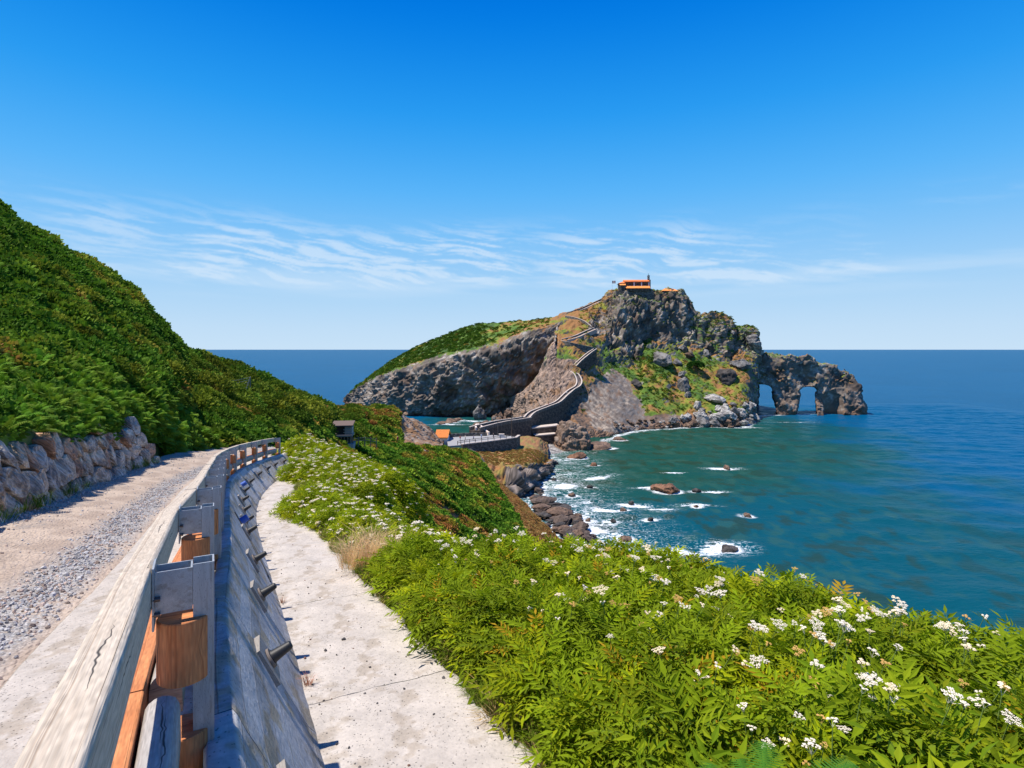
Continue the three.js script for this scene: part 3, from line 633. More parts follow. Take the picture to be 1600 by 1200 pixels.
{
  const r = rng(301);
  const own = { 0: 'reddish reef rock in the green water off the pebble beach', 2: 'largest reddish rock awash in the middle of the bay', 3: 'low rusty rock touching the left side of the largest reef in the bay', 9: 'lone brown rock ringed by foam far out to the right in the bay', 18: 'long flat brown ledge in the water at the foot of the islet slabs', 17: 'dark flat rock just under the surf beyond the flowering bank', 19: 'small brown rock at the water edge below the outcrop' };
  REEFS.forEach((q, i) => boulder('reef_rock', own[i] ?? 'small rock breaking the surface of the bay amid foam', own[i] ? undefined : 'small rocks awash in the bay', q.p, q.w, q.h + 0.5, q.tone, r, 0.4));
  // the big block beside the bridge foot
  {
    const g = mergeVertices((() => { const q = new THREE.IcosahedronGeometry(1, 38); q.deleteAttribute('normal'); q.deleteAttribute('uv'); return q; })()), P = g.attributes.position, c = atSea(893, 701), col = [];
    for (let i = 0; i < P.count; i++) { const v = V(P.getX(i), P.getY(i), P.getZ(i)), n = v.clone(), w = V(c.x + v.x * (6.6 + (v.y < 0 ? -1.5 * v.y : 0)), v.y * 11 - 0.5, c.z + v.z * 5), q = w.addScaledVector(n, rockRelief(w, 0.55, [0.6, 0.7, 0.1])); P.setXYZ(i, q.x - c.x - 1.6 * Math.max(0, v.y), q.y, q.z - c.z); }
    g.computeVertexNormals(); for (let i = 0; i < P.count; i++) { const q = V(P.getX(i) + c.x, P.getY(i), P.getZ(i) + c.z); col.push(...mix3(rockColour(q, {}), C.brownRock, 0.55)); } g.setAttribute('color', new THREE.BufferAttribute(new Float32Array(col), 3));
    const big = put('sea_stack', 'big brown rock standing on the pebble beach beside the stair wall', 'rock', undefined, g, earth); big.position.set(c.x, 0, c.z);
  }
  // pale boulders piled along the eastern shore of the islet
  for (let k = 0; k < 74; k++) {
    const u = r(), px = lerp(1050, 1180, Math.pow(u, 0.8)), py = lerp(668, lerp(655, 632, smooth(1050, 1130, px)), Math.pow(r(), 1.3)), s = rnd(r, 1.8, 5) * (r() < 0.2 ? 1.5 : 1), p = main.find(px, Math.min(py, 667));
    p.z += 1.5; p.y = Math.max(p.y, 0.2);
    boulder('shore_boulder', 'pale grey boulder in the pile along the shore left of the sea arches', 'pale shore boulders by the sea arches', p, s, s * rnd(r, 0.6, 0.85), py > 660 ? (r() < 0.6 ? 'brown' : 'grey') : r() < 0.75 ? 'pale' : 'grey', r);
  }
  for (let k = 0; k < 34; k++) {
    const px = lerp(960, 1055, r()), s = rnd(r, 1, 2.8), p = main.find(px, rnd(r, 656, 670)); p.z += 1;
    boulder('shore_stone', 'small stone on the brown shoreline below the grassy islet slope', 'small stones along the islet shoreline', p, s, s * 0.6, r() < 0.35 ? 'pale' : 'brown', r);
  }
  for (let k = 0; k < 26; k++) {
    const px = lerp(744, 802, r()), py = lerp(668, 640, Math.pow(r(), 1.2) * smooth(742, 790, px)), d = lerp(296, 330, (668 - py) / 28), s = rnd(r, 1.6, 4.6), p = at(px, py, d);
    p.y = Math.max(p.y, 0.3);
    boulder('inlet_boulder', 'grey brown boulder heaped at the foot of the bare spur beside the inlet', 'boulders beside the inlet', p, s, Math.max(s * 0.75, p.y + 0.6), r() < 0.45 ? 'grey' : 'brown', r, p.y > 0.8 ? 0.62 : 0.35);
  }
  boulder('inlet_block', 'square grey block standing in front of the sea cave', undefined, atSea(748, 655), 8, 9, 'grey', r, 0.25);
  const strand = [[836, 742], [848, 770], [868, 786], [900, 812], [926, 842], [905, 858], [872, 838], [842, 812], [828, 775]];
  for (let k = 0, n = 0; k < 900 && n < 120; k++) {
    const px = rnd(r, 826, 928), py = rnd(r, 740, 858), s = 0.5 + 2.6 * Math.pow(r(), 2.2);
    if (!inside(strand, px, py)) continue;
    const p = atSea(px, py, rnd(r, 0, 0.5)), m = boulder('coast_rock', 'dark slabby rock on the near shore below the dry slope', 'dark rocks on the near shore', p, s * rnd(r, 1.2, 2), s * rnd(r, 0.4, 0.75), r() < 0.45 ? 'umber' : r() < 0.5 ? 'dark' : 'brown', r, 0.25); m.rotation.y = rnd(r, -0.4, 0.4); n++;
  }
  // rocks standing out of the islet's turf
  const turf = [[1034, 562, 13, 8, 'grey', 'broad dark outcrop in the turf under the summit crag'], [1057, 567, 5, 3.4, 'grey', 'grey rock at the right end of the broad outcrop'], [1066, 545, 5, 3.2, 'grey', 'grey rock on the turf just below the summit crag'], [1066, 604, 6, 7, 'grey', 'upright grey rock in the middle of the islet slope'], [994, 600, 5.2, 4, 'dark', 'dark rock beside the bare slab'], [1133, 590, 11, 7.5, 'dark', 'dark wedge shaped rock in the turf left of the arches'], [1156, 569, 10, 5, 'grey', 'flat grey outcrop under the eastern crag'], [1088, 634, 4, 5, 'pale', 'pale upright stone above the boulder pile'], [1118, 624, 10, 4.4, 'pale', 'long pale slab of rock above the boulder pile'], [1101, 553, 6, 6, 'grey', 'grey rocks below the green shoulder of the crag'], [1076, 556, 5, 3, 'brown', 'brown stone under the green shoulder of the crag'], [1064, 585, 4, 3, 'grey', 'small rock above the upright grey rock'], [1074, 618, 4, 4, 'grey', 'small rock below the upright grey rock']];
  for (const [px, py, w, h, tone, label] of turf) { const p = main.find(px, py); p.z += 0.6; boulder('turf_rock', label, undefined, p, w * 1.1, h * 1.15, tone, r, 0.55); }
}
// ---------------------------------------------------------------- the road, its kerb, the retaining wall and the walkway all follow one line: the outer top edge of the guardrail
const TRACK = new THREE.CatmullRomCurve3([[3.2, -0.35, -6], [1.45, 0.12, -3], [-0.2, 0.59, 0], [-0.766, 0.75, 1.03], [-1.655, 1.0, 2.65], [-2.69, 1.28, 4.65], [-3.64, 1.61, 6.65], [-4.61, 1.91, 8.65], [-5.98, 2.33, 11.4], [-7.3, 2.74, 14.1], [-8.75, 3.15, 17.1], [-9.95, 3.5, 20], [-10.85, 3.8, 22.8], [-11.5, 4.1, 25.5], [-12.0, 4.36, 27.8], [-12.27, 4.6, 30], [-12.9, 5.05, 33], [-14.6, 5.6, 38], [-17, 6.4, 44]].map(([x, h, d]) => V(x, EYE - h, -d)), false, 'centripetal');
TRACK.arcLengthDivisions = 1200;
const TLEN = TRACK.getLength();
const FRAMES = []; for (let i = 0; i <= 1400; i++) { const t = TRACK.getTangentAt(i / 1400), h = V(t.x, 0, t.z).normalize(); FRAMES.push({ p: TRACK.getPointAt(i / 1400), f: t, r: V(-h.z, 0, h.x), h }); }
function frame(s) {                                            // place, right (seaward) and forward at s metres along the line
  const x = clamp(s / TLEN, 0, 1) * 1400, i = Math.min(Math.floor(x), 1399), k = x - i, a = FRAMES[i], b = FRAMES[i + 1];
  return { p: a.p.clone().lerp(b.p, k), f: a.f.clone().lerp(b.f, k).normalize(), r: a.r.clone().lerp(b.r, k).normalize(), h: a.h.clone().lerp(b.h, k).normalize() };
}
const sAt = (depth) => { let i = 0; while (i < 1399 && -FRAMES[i + 1].p.z < depth) i++; const a = -FRAMES[i].p.z, b = -FRAMES[i + 1].p.z; return (i + clamp((depth - a) / (b - a))) / 1400 * TLEN; };
const on = (s, u, v, k = 0) => { const q = frame(s); return q.p.clone().addScaledVector(q.r, u).addScaledVector(q.h, k).add(V(0, -v, 0)); };
const END = sAt(30);
const S9 = sAt(9), S16 = sAt(16), S22 = sAt(22), S24 = sAt(24), S34 = sAt(34);
const footDrop = (s) => lerp(2.3, 1.7, smooth(S9, END, s));
const footU = (s) => lerp(1.09, 1.0, smooth(S9, END, s));
const walkWidth = (s) => lerp(1.56, 1.05, smooth(S9, S24, s));
// sheet swept along the line: section(s) gives [u, v] points from left to right
function sweep(section, s0, s1, step, { relief, uvScale = 1, closed = false, ends = false } = {}) {
  const n = Math.max(1, Math.round((s1 - s0) / step)), pos = [], uv = [], idx = [], m = section(s0).length;
  for (let i = 0; i <= n; i++) {
    const s = lerp(s0, s1, i / n), q = frame(s), list = section(s);
    let a = 0;
    list.forEach(([u, v], j) => {
      if (j) a += Math.hypot(u - list[j - 1][0], v - list[j - 1][1]);
      const p = q.p.clone().addScaledVector(q.r, u).add(V(0, -v, 0));
      if (relief) relief(p, u, v, s, j, q);
      pos.push(p.x, p.y, p.z); uv.push(s * uvScale, a * uvScale);
    });
  }
  for (let i = 0; i < n; i++) for (let j = 0; j < m - 1; j++) { const a = i * m + j, b = a + m; idx.push(a, b, b + 1, a, b + 1, a + 1); }
  if (ends) for (const [i, flip] of [[0, false], [n, true]]) for (let j = 1; j < m - 1; j++) { const a = i * m, b = a + j, c = a + j + 1; flip ? idx.push(a, c, b) : idx.push(a, b, c); }
  return geo(pos, idx, uv);
}
const subdivide = (list, step, like = list) => { const out = []; for (let i = 0; i < list.length - 1; i++) { const [a, b] = [list[i], list[i + 1]], [p, q] = [like[i], like[i + 1]], n = Math.max(1, Math.ceil(Math.hypot(p[0] - q[0], p[1] - q[1]) / step - 1e-6)); for (let k = 0; k < n; k++) out.push([lerp(a[0], b[0], k / n), lerp(a[1], b[1], k / n)]); } out.push(list[list.length - 1]); return out; };

// ---- surfaces
const pores = (() => { const r = rng(55), list = []; for (let i = 0; i < 900; i++) list.push([r(), r(), rnd(r, 0.0008, 0.0032)]); return list; })();
const poreMap = (() => { const n = 1024, a = new Float32Array(n * n); for (const [u, v, rad] of pores) { const R = Math.ceil(rad * n); for (let j = -R; j <= R; j++) for (let i = -R; i <= R; i++) if (i * i + j * j <= R * R) a[((Math.floor(v * n) + j + n) % n) * n + ((Math.floor(u * n) + i + n) % n)] = 1; } return a; })();
const concreteMap = texture(1024, 1024, (u, v, i, j) => { const a = tfbm(u, v, 0, 3), b = tfbm(u + 0.3, v + 0.6, 3, 5), st = smooth(0.55, 0.75, tfbm(u + 0.1, v + 0.7, 0, 4)), k = 255 * (0.80 + 0.16 * a + 0.10 * (b - 0.5)) * (1 - 0.42 * poreMap[j * 1024 + i]) * (1 - 0.10 * st); return [k, k * (0.985 - 0.02 * st), k * (0.965 - 0.05 * st)]; });
const concreteBump = texture(1024, 1024, (u, v, i, j) => grey(255 * (0.25 * tfbm(u, v, 0, 3) + 0.45 * tfbm(u, v, 3, 5) + 0.3) - 60 * poreMap[j * 1024 + i]), false);
const concrete = (r, g, b, k = 0.55, bump = 0.012) => std({ color: lin(r, g, b), map: scaled(concreteMap, k, k), bumpMap: scaled(concreteBump, k, k), bumpScale: bump, roughness: 0.93 });
const boardBump = texture(1024, 1024, (u, v) => { const f = (v * 7) % 1, g = (u * 3 + Math.floor(v * 7) * 0.37) % 1; return grey(255 * (0.5 + 0.12 * (Math.floor(v * 7) % 2) - 0.35 * (1 - smooth(0, 0.035, Math.min(f, 1 - f))) - 0.25 * (1 - smooth(0, 0.01, Math.min(g, 1 - g))) + 0.25 * (tfbm(u, v * 2, 2, 5) - 0.5))); }, false);
const walkMat = concrete(0.59, 0.545, 0.495), kerbMat = concrete(0.57, 0.53, 0.485, 0.7);
const wallMap = texture(1024, 1024, (u, v, i, j) => { const f = v * 7, a = tfbm(u, v, 0, 4), b = tfbm(u * 2, v, 2, 5), stain = smooth(0.52, 0.72, tfbm(u + 0.4, v * 1 + 0.2, 0, 3)), row = hash3(Math.floor(f), 3, 1), edge = 1 - smooth(0, 0.05, Math.min(f % 1, 1 - (f % 1))), k = 255 * (0.70 + 0.12 * row + 0.26 * (a - 0.5) + 0.2 * (b - 0.5)) * (1 - 0.2 * edge * smooth(0.4, 0.6, a)) * (1 - 0.3 * poreMap[j * 1024 + i]); return [k * (1 - 0.05 * stain), k * (1 - 0.12 * stain), k * (1 - 0.24 * stain)]; });
const wallMat = std({ color: lin(0.64, 0.625, 0.61), map: scaled(wallMap, 0.5, 0.62), bumpMap: scaled(boardBump, 0.5, 0.62), bumpScale: 0.012, roughness: 0.92 });

// ---- road
const roadLeft = (s) => lerp(-3.35, -4.1, smooth(S22, S34, s));
const roadMap = texture(2048, 1024, (u, v) => {
  const wob = 0.05 * (tfbm(u, 0.3, 0, 2) - 0.5), x = v + wob, a = tfbm(u * 2, v, 0, 4), b = tfbm(u * 4, v * 2, 3, 5), c = tfbm(u * 4 + 0.4, v * 2 + 0.2, 4, 5);
  const gravel = Math.max(smooth(0.62, 0.82, x) * smooth(0.99, 0.90, x), smooth(0.20, 0.10, x) * 0.9, 0.35 * smooth(0.33, 0.38, x) * smooth(0.46, 0.40, x) * smooth(0.45, 0.6, a));
  const sand = mix3([196, 176, 156], [172, 152, 134], smooth(0.3, 0.7, a)), stone = mix3([136, 134, 132], [194, 190, 186], smooth(0.35, 0.7, c));
  return mul3(mix3(sand, stone, gravel * smooth(0.25, 0.6, b * 0.6 + a * 0.5)), 0.86 + 0.28 * b);
});
const roadBump = texture(1024, 1024, (u, v) => grey(255 * (0.4 * tfbm(u, v, 1, 4) + 0.6 * tfbm(u, v, 4, 5))), false);
const roadMat = std({ color: lin(0.78, 0.78, 0.78), map: roadMap, bumpMap: roadBump, bumpScale: 0.03, roughness: 0.97 });
const roadSection = (s) => { const out = [], l = roadLeft(s) - 0.5; for (let k = 0; k <= 16; k++) { const u = lerp(l, -0.9, k / 16); out.push([u, lerp(0.58, 0.975, clamp((u - l) / (-0.9 - l)))]); } return out; };
{
  const g = sweep(roadSection, 0.2, TLEN - 0.3, 0.2, { relief: (p, u) => { p.y += 0.05 * fbm2(p.x / 1.7, p.z / 1.7, 3) + 0.012 * n2(p.x * 2, p.z * 2) - 0.03 * Math.exp(-((u + 1.9) ** 2) * 4); } });
  const uv = g.attributes.uv, m = 17; for (let i = 0; i < uv.count; i++) uv.setXY(i, uv.getX(i) / 7, (i % m) / (m - 1));
  structure('road', g, roadMat);
}
const roadAt = (s, u) => { const l = roadLeft(s) - 0.5; return lerp(0.58, 0.975, clamp((u - l) / (-0.9 - l))); };
// loose gravel on the road: two bands and a thin scatter
{
  const r = rng(402), base = flat((() => { const q = new THREE.DodecahedronGeometry(1, 0), P = q.attributes.position; for (let i = 0; i < P.count; i++) P.setXYZ(i, P.getX(i), P.getY(i) * 0.62, P.getZ(i) * 0.8); return q; })());
  const n = 10500, im = new THREE.InstancedMesh(base, std({ roughness: 0.95 }), n), M = new THREE.Matrix4(), q = new THREE.Quaternion(), e = new THREE.Euler(), c = new THREE.Color();
  for (let i = 0; i < n; i++) {
    const s = sAt(0.3) + (sAt(30) - sAt(0.3)) * Math.pow(r(), 1.7), band = r(), u = band < 0.72 ? -1.42 + 0.36 * (r() + r() + r() - 1.5) + 0.2 * fbm2(s / 2, 3, 2) : band < 0.92 ? rnd(r, -3.3, -2.9) : rnd(r, -3.4, -0.95);
    const p = on(s, u, roadAt(s, u)); p.y += 0.05 * fbm2(p.x / 1.7, p.z / 1.7, 3) + 0.012 * n2(p.x * 2, p.z * 2) - 0.03 * Math.exp(-((u + 1.9) ** 2) * 4) + 0.004;
    const k = rnd(r, 0.008, 0.026) * (r() < 0.05 ? 1.7 : 1);
    M.compose(p, q.setFromEuler(e.set(r() * 6, r() * 6, r() * 6)), V(k, k, k)); im.setMatrixAt(i, M);
    const t = rnd(r, 0.2, 0.52); im.setColorAt(i, r() < 0.7 ? c.setRGB(t, t * 0.98, t * 0.97) : c.setRGB(t * 1.1, t * 0.85, t * 0.7));
  }
  im.name = 'road_gravel'; im.userData = { kind: 'stuff', label: 'loose grey gravel strewn along the dirt road', category: 'gravel' }; scene.add(shade(im));
}
// ---- kerb under the rail
structure('kerb', sweep(() => subdivide([[-0.95, 1.35], [-0.945, 0.955], [-0.92, 0.945], [-0.3, 0.95], [0.2, 0.955]], 0.25), 0.1, END + 0.6, 0.5, { relief: (p) => { p.y += 0.008 * n2(p.x * 1.1, p.z * 1.1); } }), kerbMat);

// ---- retaining wall: cast panels with a lit crest, a battered face and anchor plates
const wall = thing('retaining_wall', 'battered grey concrete retaining wall with black capped anchor plates below the guardrail', 'retaining wall', undefined, on(sAt(4), 0.66, 2.0));
const inWall = (g) => { g.translate(-wall.position.x, -wall.position.y, -wall.position.z); return g; };
const FU = (s) => footU(s), face = (s) => { const d = footDrop(s); return [[0.205, 1.3], [0.205, 0.875], [0.225, 0.85], [0.335, 0.853], [0.36, 0.885], [lerp(0.345, FU(s) - 0.05, 0.5), lerp(0.885, d - 0.08, 0.5)], [FU(s) - 0.05, d - 0.08], [FU(s), d - 0.02], [FU(s) + 0.05, d + 0.1]]; };
{
  let s = 0.6, k = 0;
  const r = rng(31);
  while (s < END + 0.4) {
    const L = 2.4;
    const g = sweep((q) => subdivide(face(q), 0.12, face(0)), s + 0.006, Math.min(s + L - 0.006, END + 0.5), 0.24, { relief: (p, u, v) => { p.y += 0.012 * n2(p.x * 0.9, p.z * 0.9) + (v < 0.9 ? 0.014 * n2(p.x * 4, p.z * 4) : 0); p.x += 0.012 * fbm2(p.z * 1.3, p.y * 2, 2); } });
    const uv = g.attributes.uv, o = r(); for (let i = 0; i < uv.count; i++) uv.setXY(i, uv.getX(i) + o * 0.5, uv.getY(i) + o);
    mesh('concrete_panel', inWall(g), wallMat, wall); s += L; k++;
  }
  const plateMat = std({ color: lin(0.36, 0.34, 0.32), map: scaled(concreteMap, 1.5, 1.5), roughness: 0.8 }), capMat = std({ color: lin(0.012, 0.012, 0.013), roughness: 0.55 }), rimMat = std({ color: lin(0.16, 0.13, 0.11), roughness: 0.9 });
  const plate = new THREE.BoxGeometry(0.36, 0.05, 0.36), cap = new THREE.LatheGeometry([[0, 0], [0.062, 0], [0.062, 0.015], [0.056, 0.02], [0.038, 0.172], [0.028, 0.184], [0, 0.186]].map(([x, y]) => new THREE.Vector2(x, y)), 20), washer = new THREE.CylinderGeometry(0.085, 0.09, 0.02, 20);
  const depths = [2.95, 4.97, 7.15, 9.2, 11.9, 13.4, 15.1, 17, 19, 21.2, 23.4, 25.4, 27.2, 29];
  depths.forEach((d, i) => {
    const s0 = sAt(d) - 0.15, dr = footDrop(s0), q = frame(s0), t = 0.44, pos = on(s0, lerp(0.345, FU(s0) - 0.05, t), lerp(0.885, dr - 0.08, t)), n = q.r.clone().multiplyScalar(dr - 0.965).add(V(0, FU(s0) - 0.395, 0)).normalize();
    const x = q.f.clone().addScaledVector(n, -q.f.dot(n)).normalize(), z = V().crossVectors(x, n), B = new THREE.Matrix4().makeBasis(x, n, z), spin = new THREE.Matrix4().makeRotationY(0.12 * n2(i * 3.1, 2));
    const pl = mesh('anchor_plate', plate, plateMat, wall); pl.position.copy(pos).addScaledVector(n, 0.02).sub(wall.position); pl.quaternion.setFromRotationMatrix(B.multiply(spin));
    const c = mesh('anchor_cap', cap, capMat, pl); c.position.set(0, 0.045, 0); c.rotation.set(0.06 * n2(i, 9), 0, 0.06 * n2(i, 5)); c.userData.label = 'black cone shaped anchor cap';
    const w = mesh('washer', washer, rimMat, pl); w.position.set(0, 0.04, 0);
  });
  // blue and black drain hoses hanging by the far plates
  const hose = mesh('cable', new THREE.TubeGeometry(new THREE.CatmullRomCurve3([[12.2, 0.45], [12.0, 0.62], [11.6, 0.74], [11.0, 0.95], [10.2, 1.02]].map(([d, u]) => on(sAt(d), u, lerp(0.885, footDrop(sAt(d)) - 0.08, (u - 0.345) / (FU(sAt(d)) - 0.395)) - 0.03).sub(wall.position))), 30, 0.012, 6), capMat, wall); hose.userData.label = 'thin black cable on the wall face';
  for (const [d, u] of [[12.6, 0.58], [19.6, 0.55]]) {
    const b = mesh('blue_wrap', new THREE.CylinderGeometry(0.075, 0.085, 0.2, 14), std({ color: lin(0.03, 0.10, 0.42), roughness: 0.6 }), wall), q = frame(sAt(d)), n = q.r.clone().add(V(0, 0.6, 0)).normalize();
    b.position.copy(on(sAt(d), u, lerp(0.885, footDrop(sAt(d)) - 0.08, (u - 0.345) / (FU(sAt(d)) - 0.395)))).addScaledVector(n, 0.06).sub(wall.position); b.quaternion.setFromUnitVectors(V(0, 1, 0), n); b.userData.label = 'blue plastic wrap round an anchor';
  }
}
// ---- the walkway at the foot of the wall, cast in slabs
const walkway = new THREE.Group(); walkway.name = 'walkway'; walkway.userData.kind = 'structure'; scene.add(walkway);
const walkRelief = (p, u) => 0.02 * fbm2(p.x / 0.8, p.z / 0.8, 3) + 0.006 * n2(p.x * 7, p.z * 7);
const walkEdge = (s) => footU(s) + 0.02 + walkWidth(s) + 0.07 * n2(s * 0.7, 5) + 0.03 * n2(s * 2.3, 8) + 0.012 * n2(s * 9, 3);
{
  const cuts = [0.5, sAt(5.6), sAt(9.05), sAt(14.6), sAt(17.4), sAt(20.5), sAt(24), END + 1];
  for (let i = 0; i < cuts.length - 1; i++) {
    const g = sweep((s) => { const d = footDrop(s) - 0.0, out = [], e = walkEdge(s); for (let k = 0; k <= 22; k++) out.push([lerp(footU(s) - 0.015, e - 0.03, k / 22), d + 0.0]); out.push([e, d + 0.03], [e + 0.03, d + 0.35]); return out; }, cuts[i] + 0.006, cuts[i + 1] - 0.006, 0.09, { relief: (p, u, v, s, j) => { if (j < 23) p.y += walkRelief(p, u) - (s - cuts[i] < 0.06 || cuts[i + 1] - s < 0.06 ? 0.006 : 0); } });
    mesh('slab', g, walkMat, walkway);
  }
}
const onWalk = (s, u) => { const p = on(s, u, footDrop(s)); p.y += walkRelief(p, u); return p; };
// pebbles lying on it
{
  const r = rng(77), shapes = [61, 62, 63].map((k) => boulderShape(k, 2, 0.75)), mats = [std({ color: lin(0.055, 0.05, 0.05) }), std({ color: lin(0.11, 0.10, 0.10) }), std({ color: lin(0.16, 0.085, 0.06) })];
  for (let i = 0; i < 150; i++) {
    const s = lerp(sAt(3.4), sAt(17), Math.pow(r(), 1.5)), u = footU(s) + 0.05 + (walkEdge(s) - footU(s) - 0.12) * (r() < 0.25 ? r() * 0.15 : r()), k = rnd(r, 0.007, 0.017) * (r() < 0.1 ? 1.9 : 1), m = mesh('pebble', shapes[i % 3], mats[Math.floor(r() * 2.4)]);
    m.position.copy(onWalk(s, u)); m.position.y += k * 0.35; m.scale.set(k, k, k * rnd(r, 0.7, 1.2)); m.rotation.y = r() * 6;
    tag(m, 'small dark pebble lying on the pale concrete walkway', 'pebble', 'pebbles strewn over the walkway');
  }
}

// ---- guardrail: timber beams on steel brackets and clad posts
const woodTexture = (seed, base, dark, light, grain, knots, wave) => {
  const r = rng(seed), K = []; for (let i = 0; i < knots; i++) K.push([r(), rnd(r, 0.2, 0.8), rnd(r, 0.02, 0.05)]);
  const fine = tileNoise(seed + 1, 64), mid = tileNoise(seed + 2, 16), slow = tileNoise(seed + 4, 2), line = tileNoise(seed + 3, 128);
  const h = (u, v) => {
    let y = v * 150 + wave * slow(u * 2, v * 1.5) + 0.1 * wave * mid(u * 16, v * 3), ring = 0;
    for (const [a, b, c] of K) { const d = Math.hypot((Math.min(Math.abs(u - a), 1 - Math.abs(u - a))) * 8, (v - b)); y += 26 * Math.exp(-d * d * 26) ; if (d < c * 4) ring = Math.max(ring, 1 - d / (c * 4)); }
    const z = y * grain * 0.3; return [clamp(0.62 * fine(z, 0.5) + 0.5 * fine(z * 2.7 + 9, 3.5) + 0.25 * fine(z * 7, 7.5) - 0.18), ring];
  };
  const crackAt = []; for (let i = 0; i < 7; i++) crackAt.push([r(), rnd(r, 0.15, 0.85), rnd(r, 0.05, 0.16)]);
  const crack = (u, v) => { let c = 0; for (const [a, b, l] of crackAt) { const du = Math.min(Math.abs(u - a), 1 - Math.abs(u - a)); if (du < l) { const dv = Math.abs(v - b - 0.05 * (mid(u * 16, 3) - 0.5) - 0.02 * (fine(u * 64, 1) - 0.5)); c = Math.max(c, smooth(0.012 * (1 - du / l), 0, dv)); } } return c; };
  return [texture(1024, 512, (u, v) => { const [g, k] = h(u, v), f = line(u * 32, v * 128), c = crack(u, v), t = clamp(0.3 + (0.2 + 0.6 * mid(u * 16, v * 6)) * Math.pow(g, 1.6) + 0.4 * (f - 0.5) + 0.12 * (mid(u * 8, v * 3) - 0.5)); return mul3(mix3(mix3(light, base, t), dark, smooth(0.6, 1, g) * 0.3 + k * 0.5), (0.92 + 0.16 * fine(u * 64, v * 64)) * (1 - 0.72 * c)); }),
    texture(1024, 512, (u, v) => { const [g] = h(u, v), f = line(u * 32, v * 128); return grey(255 * (0.75 - 0.35 * Math.pow(g, 2) - 0.25 * (1 - f)) * (1 - 0.8 * crack(u, v))); }, false)];
};
const [gw, gwb] = woodTexture(500, [168, 152, 132], [110, 84, 64], [198, 186, 168], 2.0, 2, 15), [ow, owb] = woodTexture(520, [168, 96, 52], [98, 48, 24], [206, 140, 90], 0.9, 3, 5), [dw, dwb] = woodTexture(540, [140, 134, 128], [84, 74, 66], [172, 166, 160], 1.4, 2, 8);
const wood = (m, b, k = 0.46) => std({ map: scaled(m, k, 1 / 0.5), bumpMap: scaled(b, k, 1 / 0.5), bumpScale: 0.004, roughness: 0.86 });
const greyWood = wood(gw, gwb), orangeWood = wood(ow, owb), ashWood = wood(dw, dwb);
const zinc = new THREE.MeshStandardMaterial({ color: lin(0.50, 0.55, 0.60), metalness: 0.35, roughness: 0.5, map: scaled(concreteMap, 1.4, 1.4), bumpMap: scaled(concreteBump, 2, 2), bumpScale: 0.001 });
const boltMat = new THREE.MeshStandardMaterial({ color: lin(0.14, 0.12, 0.11), metalness: 0.8, roughness: 0.5 });
// a bar of given section [a, b] (a along right, b down) between two places
function bar(p0, p1, right, profile, offset = 0, rough = 0) {
  const pos = [], uv = [], idx = [], L = p0.distanceTo(p1), n = Math.max(1, Math.round(L / 0.5)), m = profile.length;
  for (let i = 0; i <= n; i++) {
    const c = p0.clone().lerp(p1, i / n); let a = 0;
    for (let j = 0; j <= m; j++) { const [x, y] = profile[j % m]; if (j) a += Math.hypot(x - profile[j - 1][0], y - profile[j - 1][1]); const k = rough * n2(i * 0.7 + offset, j * 0.6); pos.push(c.x + right.x * (x + k), c.y - y + k, c.z + right.z * (x + k)); uv.push(i / n * L + offset, a); }
  }
  for (let i = 0; i < n; i++) for (let j = 0; j < m; j++) { const a = i * (m + 1) + j, b = a + m + 1; idx.push(a, b + 1, b, a, a + 1, b + 1); }
  for (const [row, flip] of [[0, 0], [n, 1]]) {
    const c = pos.length / 3, o = p0.clone().lerp(p1, row / n), cx = profile.reduce((s, q) => s + q[0], 0) / m, cy = profile.reduce((s, q) => s + q[1], 0) / m;
    pos.push(o.x + right.x * cx, o.y - cy, o.z + right.z * cx); uv.push(offset, cy);
    const first = pos.length / 3;
    for (let j = 0; j <= m; j++) { const k = (row * (m + 1) + j) * 3; pos.push(pos[k], pos[k + 1], pos[k + 2]); uv.push(offset + profile[j % m][0], profile[j % m][1]); }
    for (let j = 0; j < m; j++) flip ? idx.push(c, first + j + 1, first + j) : idx.push(c, first + j, first + j + 1);
  }
  return geo(pos, idx, uv);
}
const roundRect = (x0, x1, y0, y1, r, n = 4) => { const out = []; for (const [cx, cy, a] of [[x1 - r, y0 + r, -90], [x1 - r, y1 - r, 0], [x0 + r, y1 - r, 90], [x0 + r, y0 + r, 180]]) for (let k = 0; k <= n; k++) { const t = (a + 90 * k / n) * Math.PI / 180; out.push([cx + r * Math.cos(t), cy + r * Math.sin(t)]); } return out; };
const rail = thing('guardrail', 'timber guardrail with grey beams on galvanised brackets along the dirt road', 'guardrail', undefined, on(sAt(4.65), 0.1, 0.95));
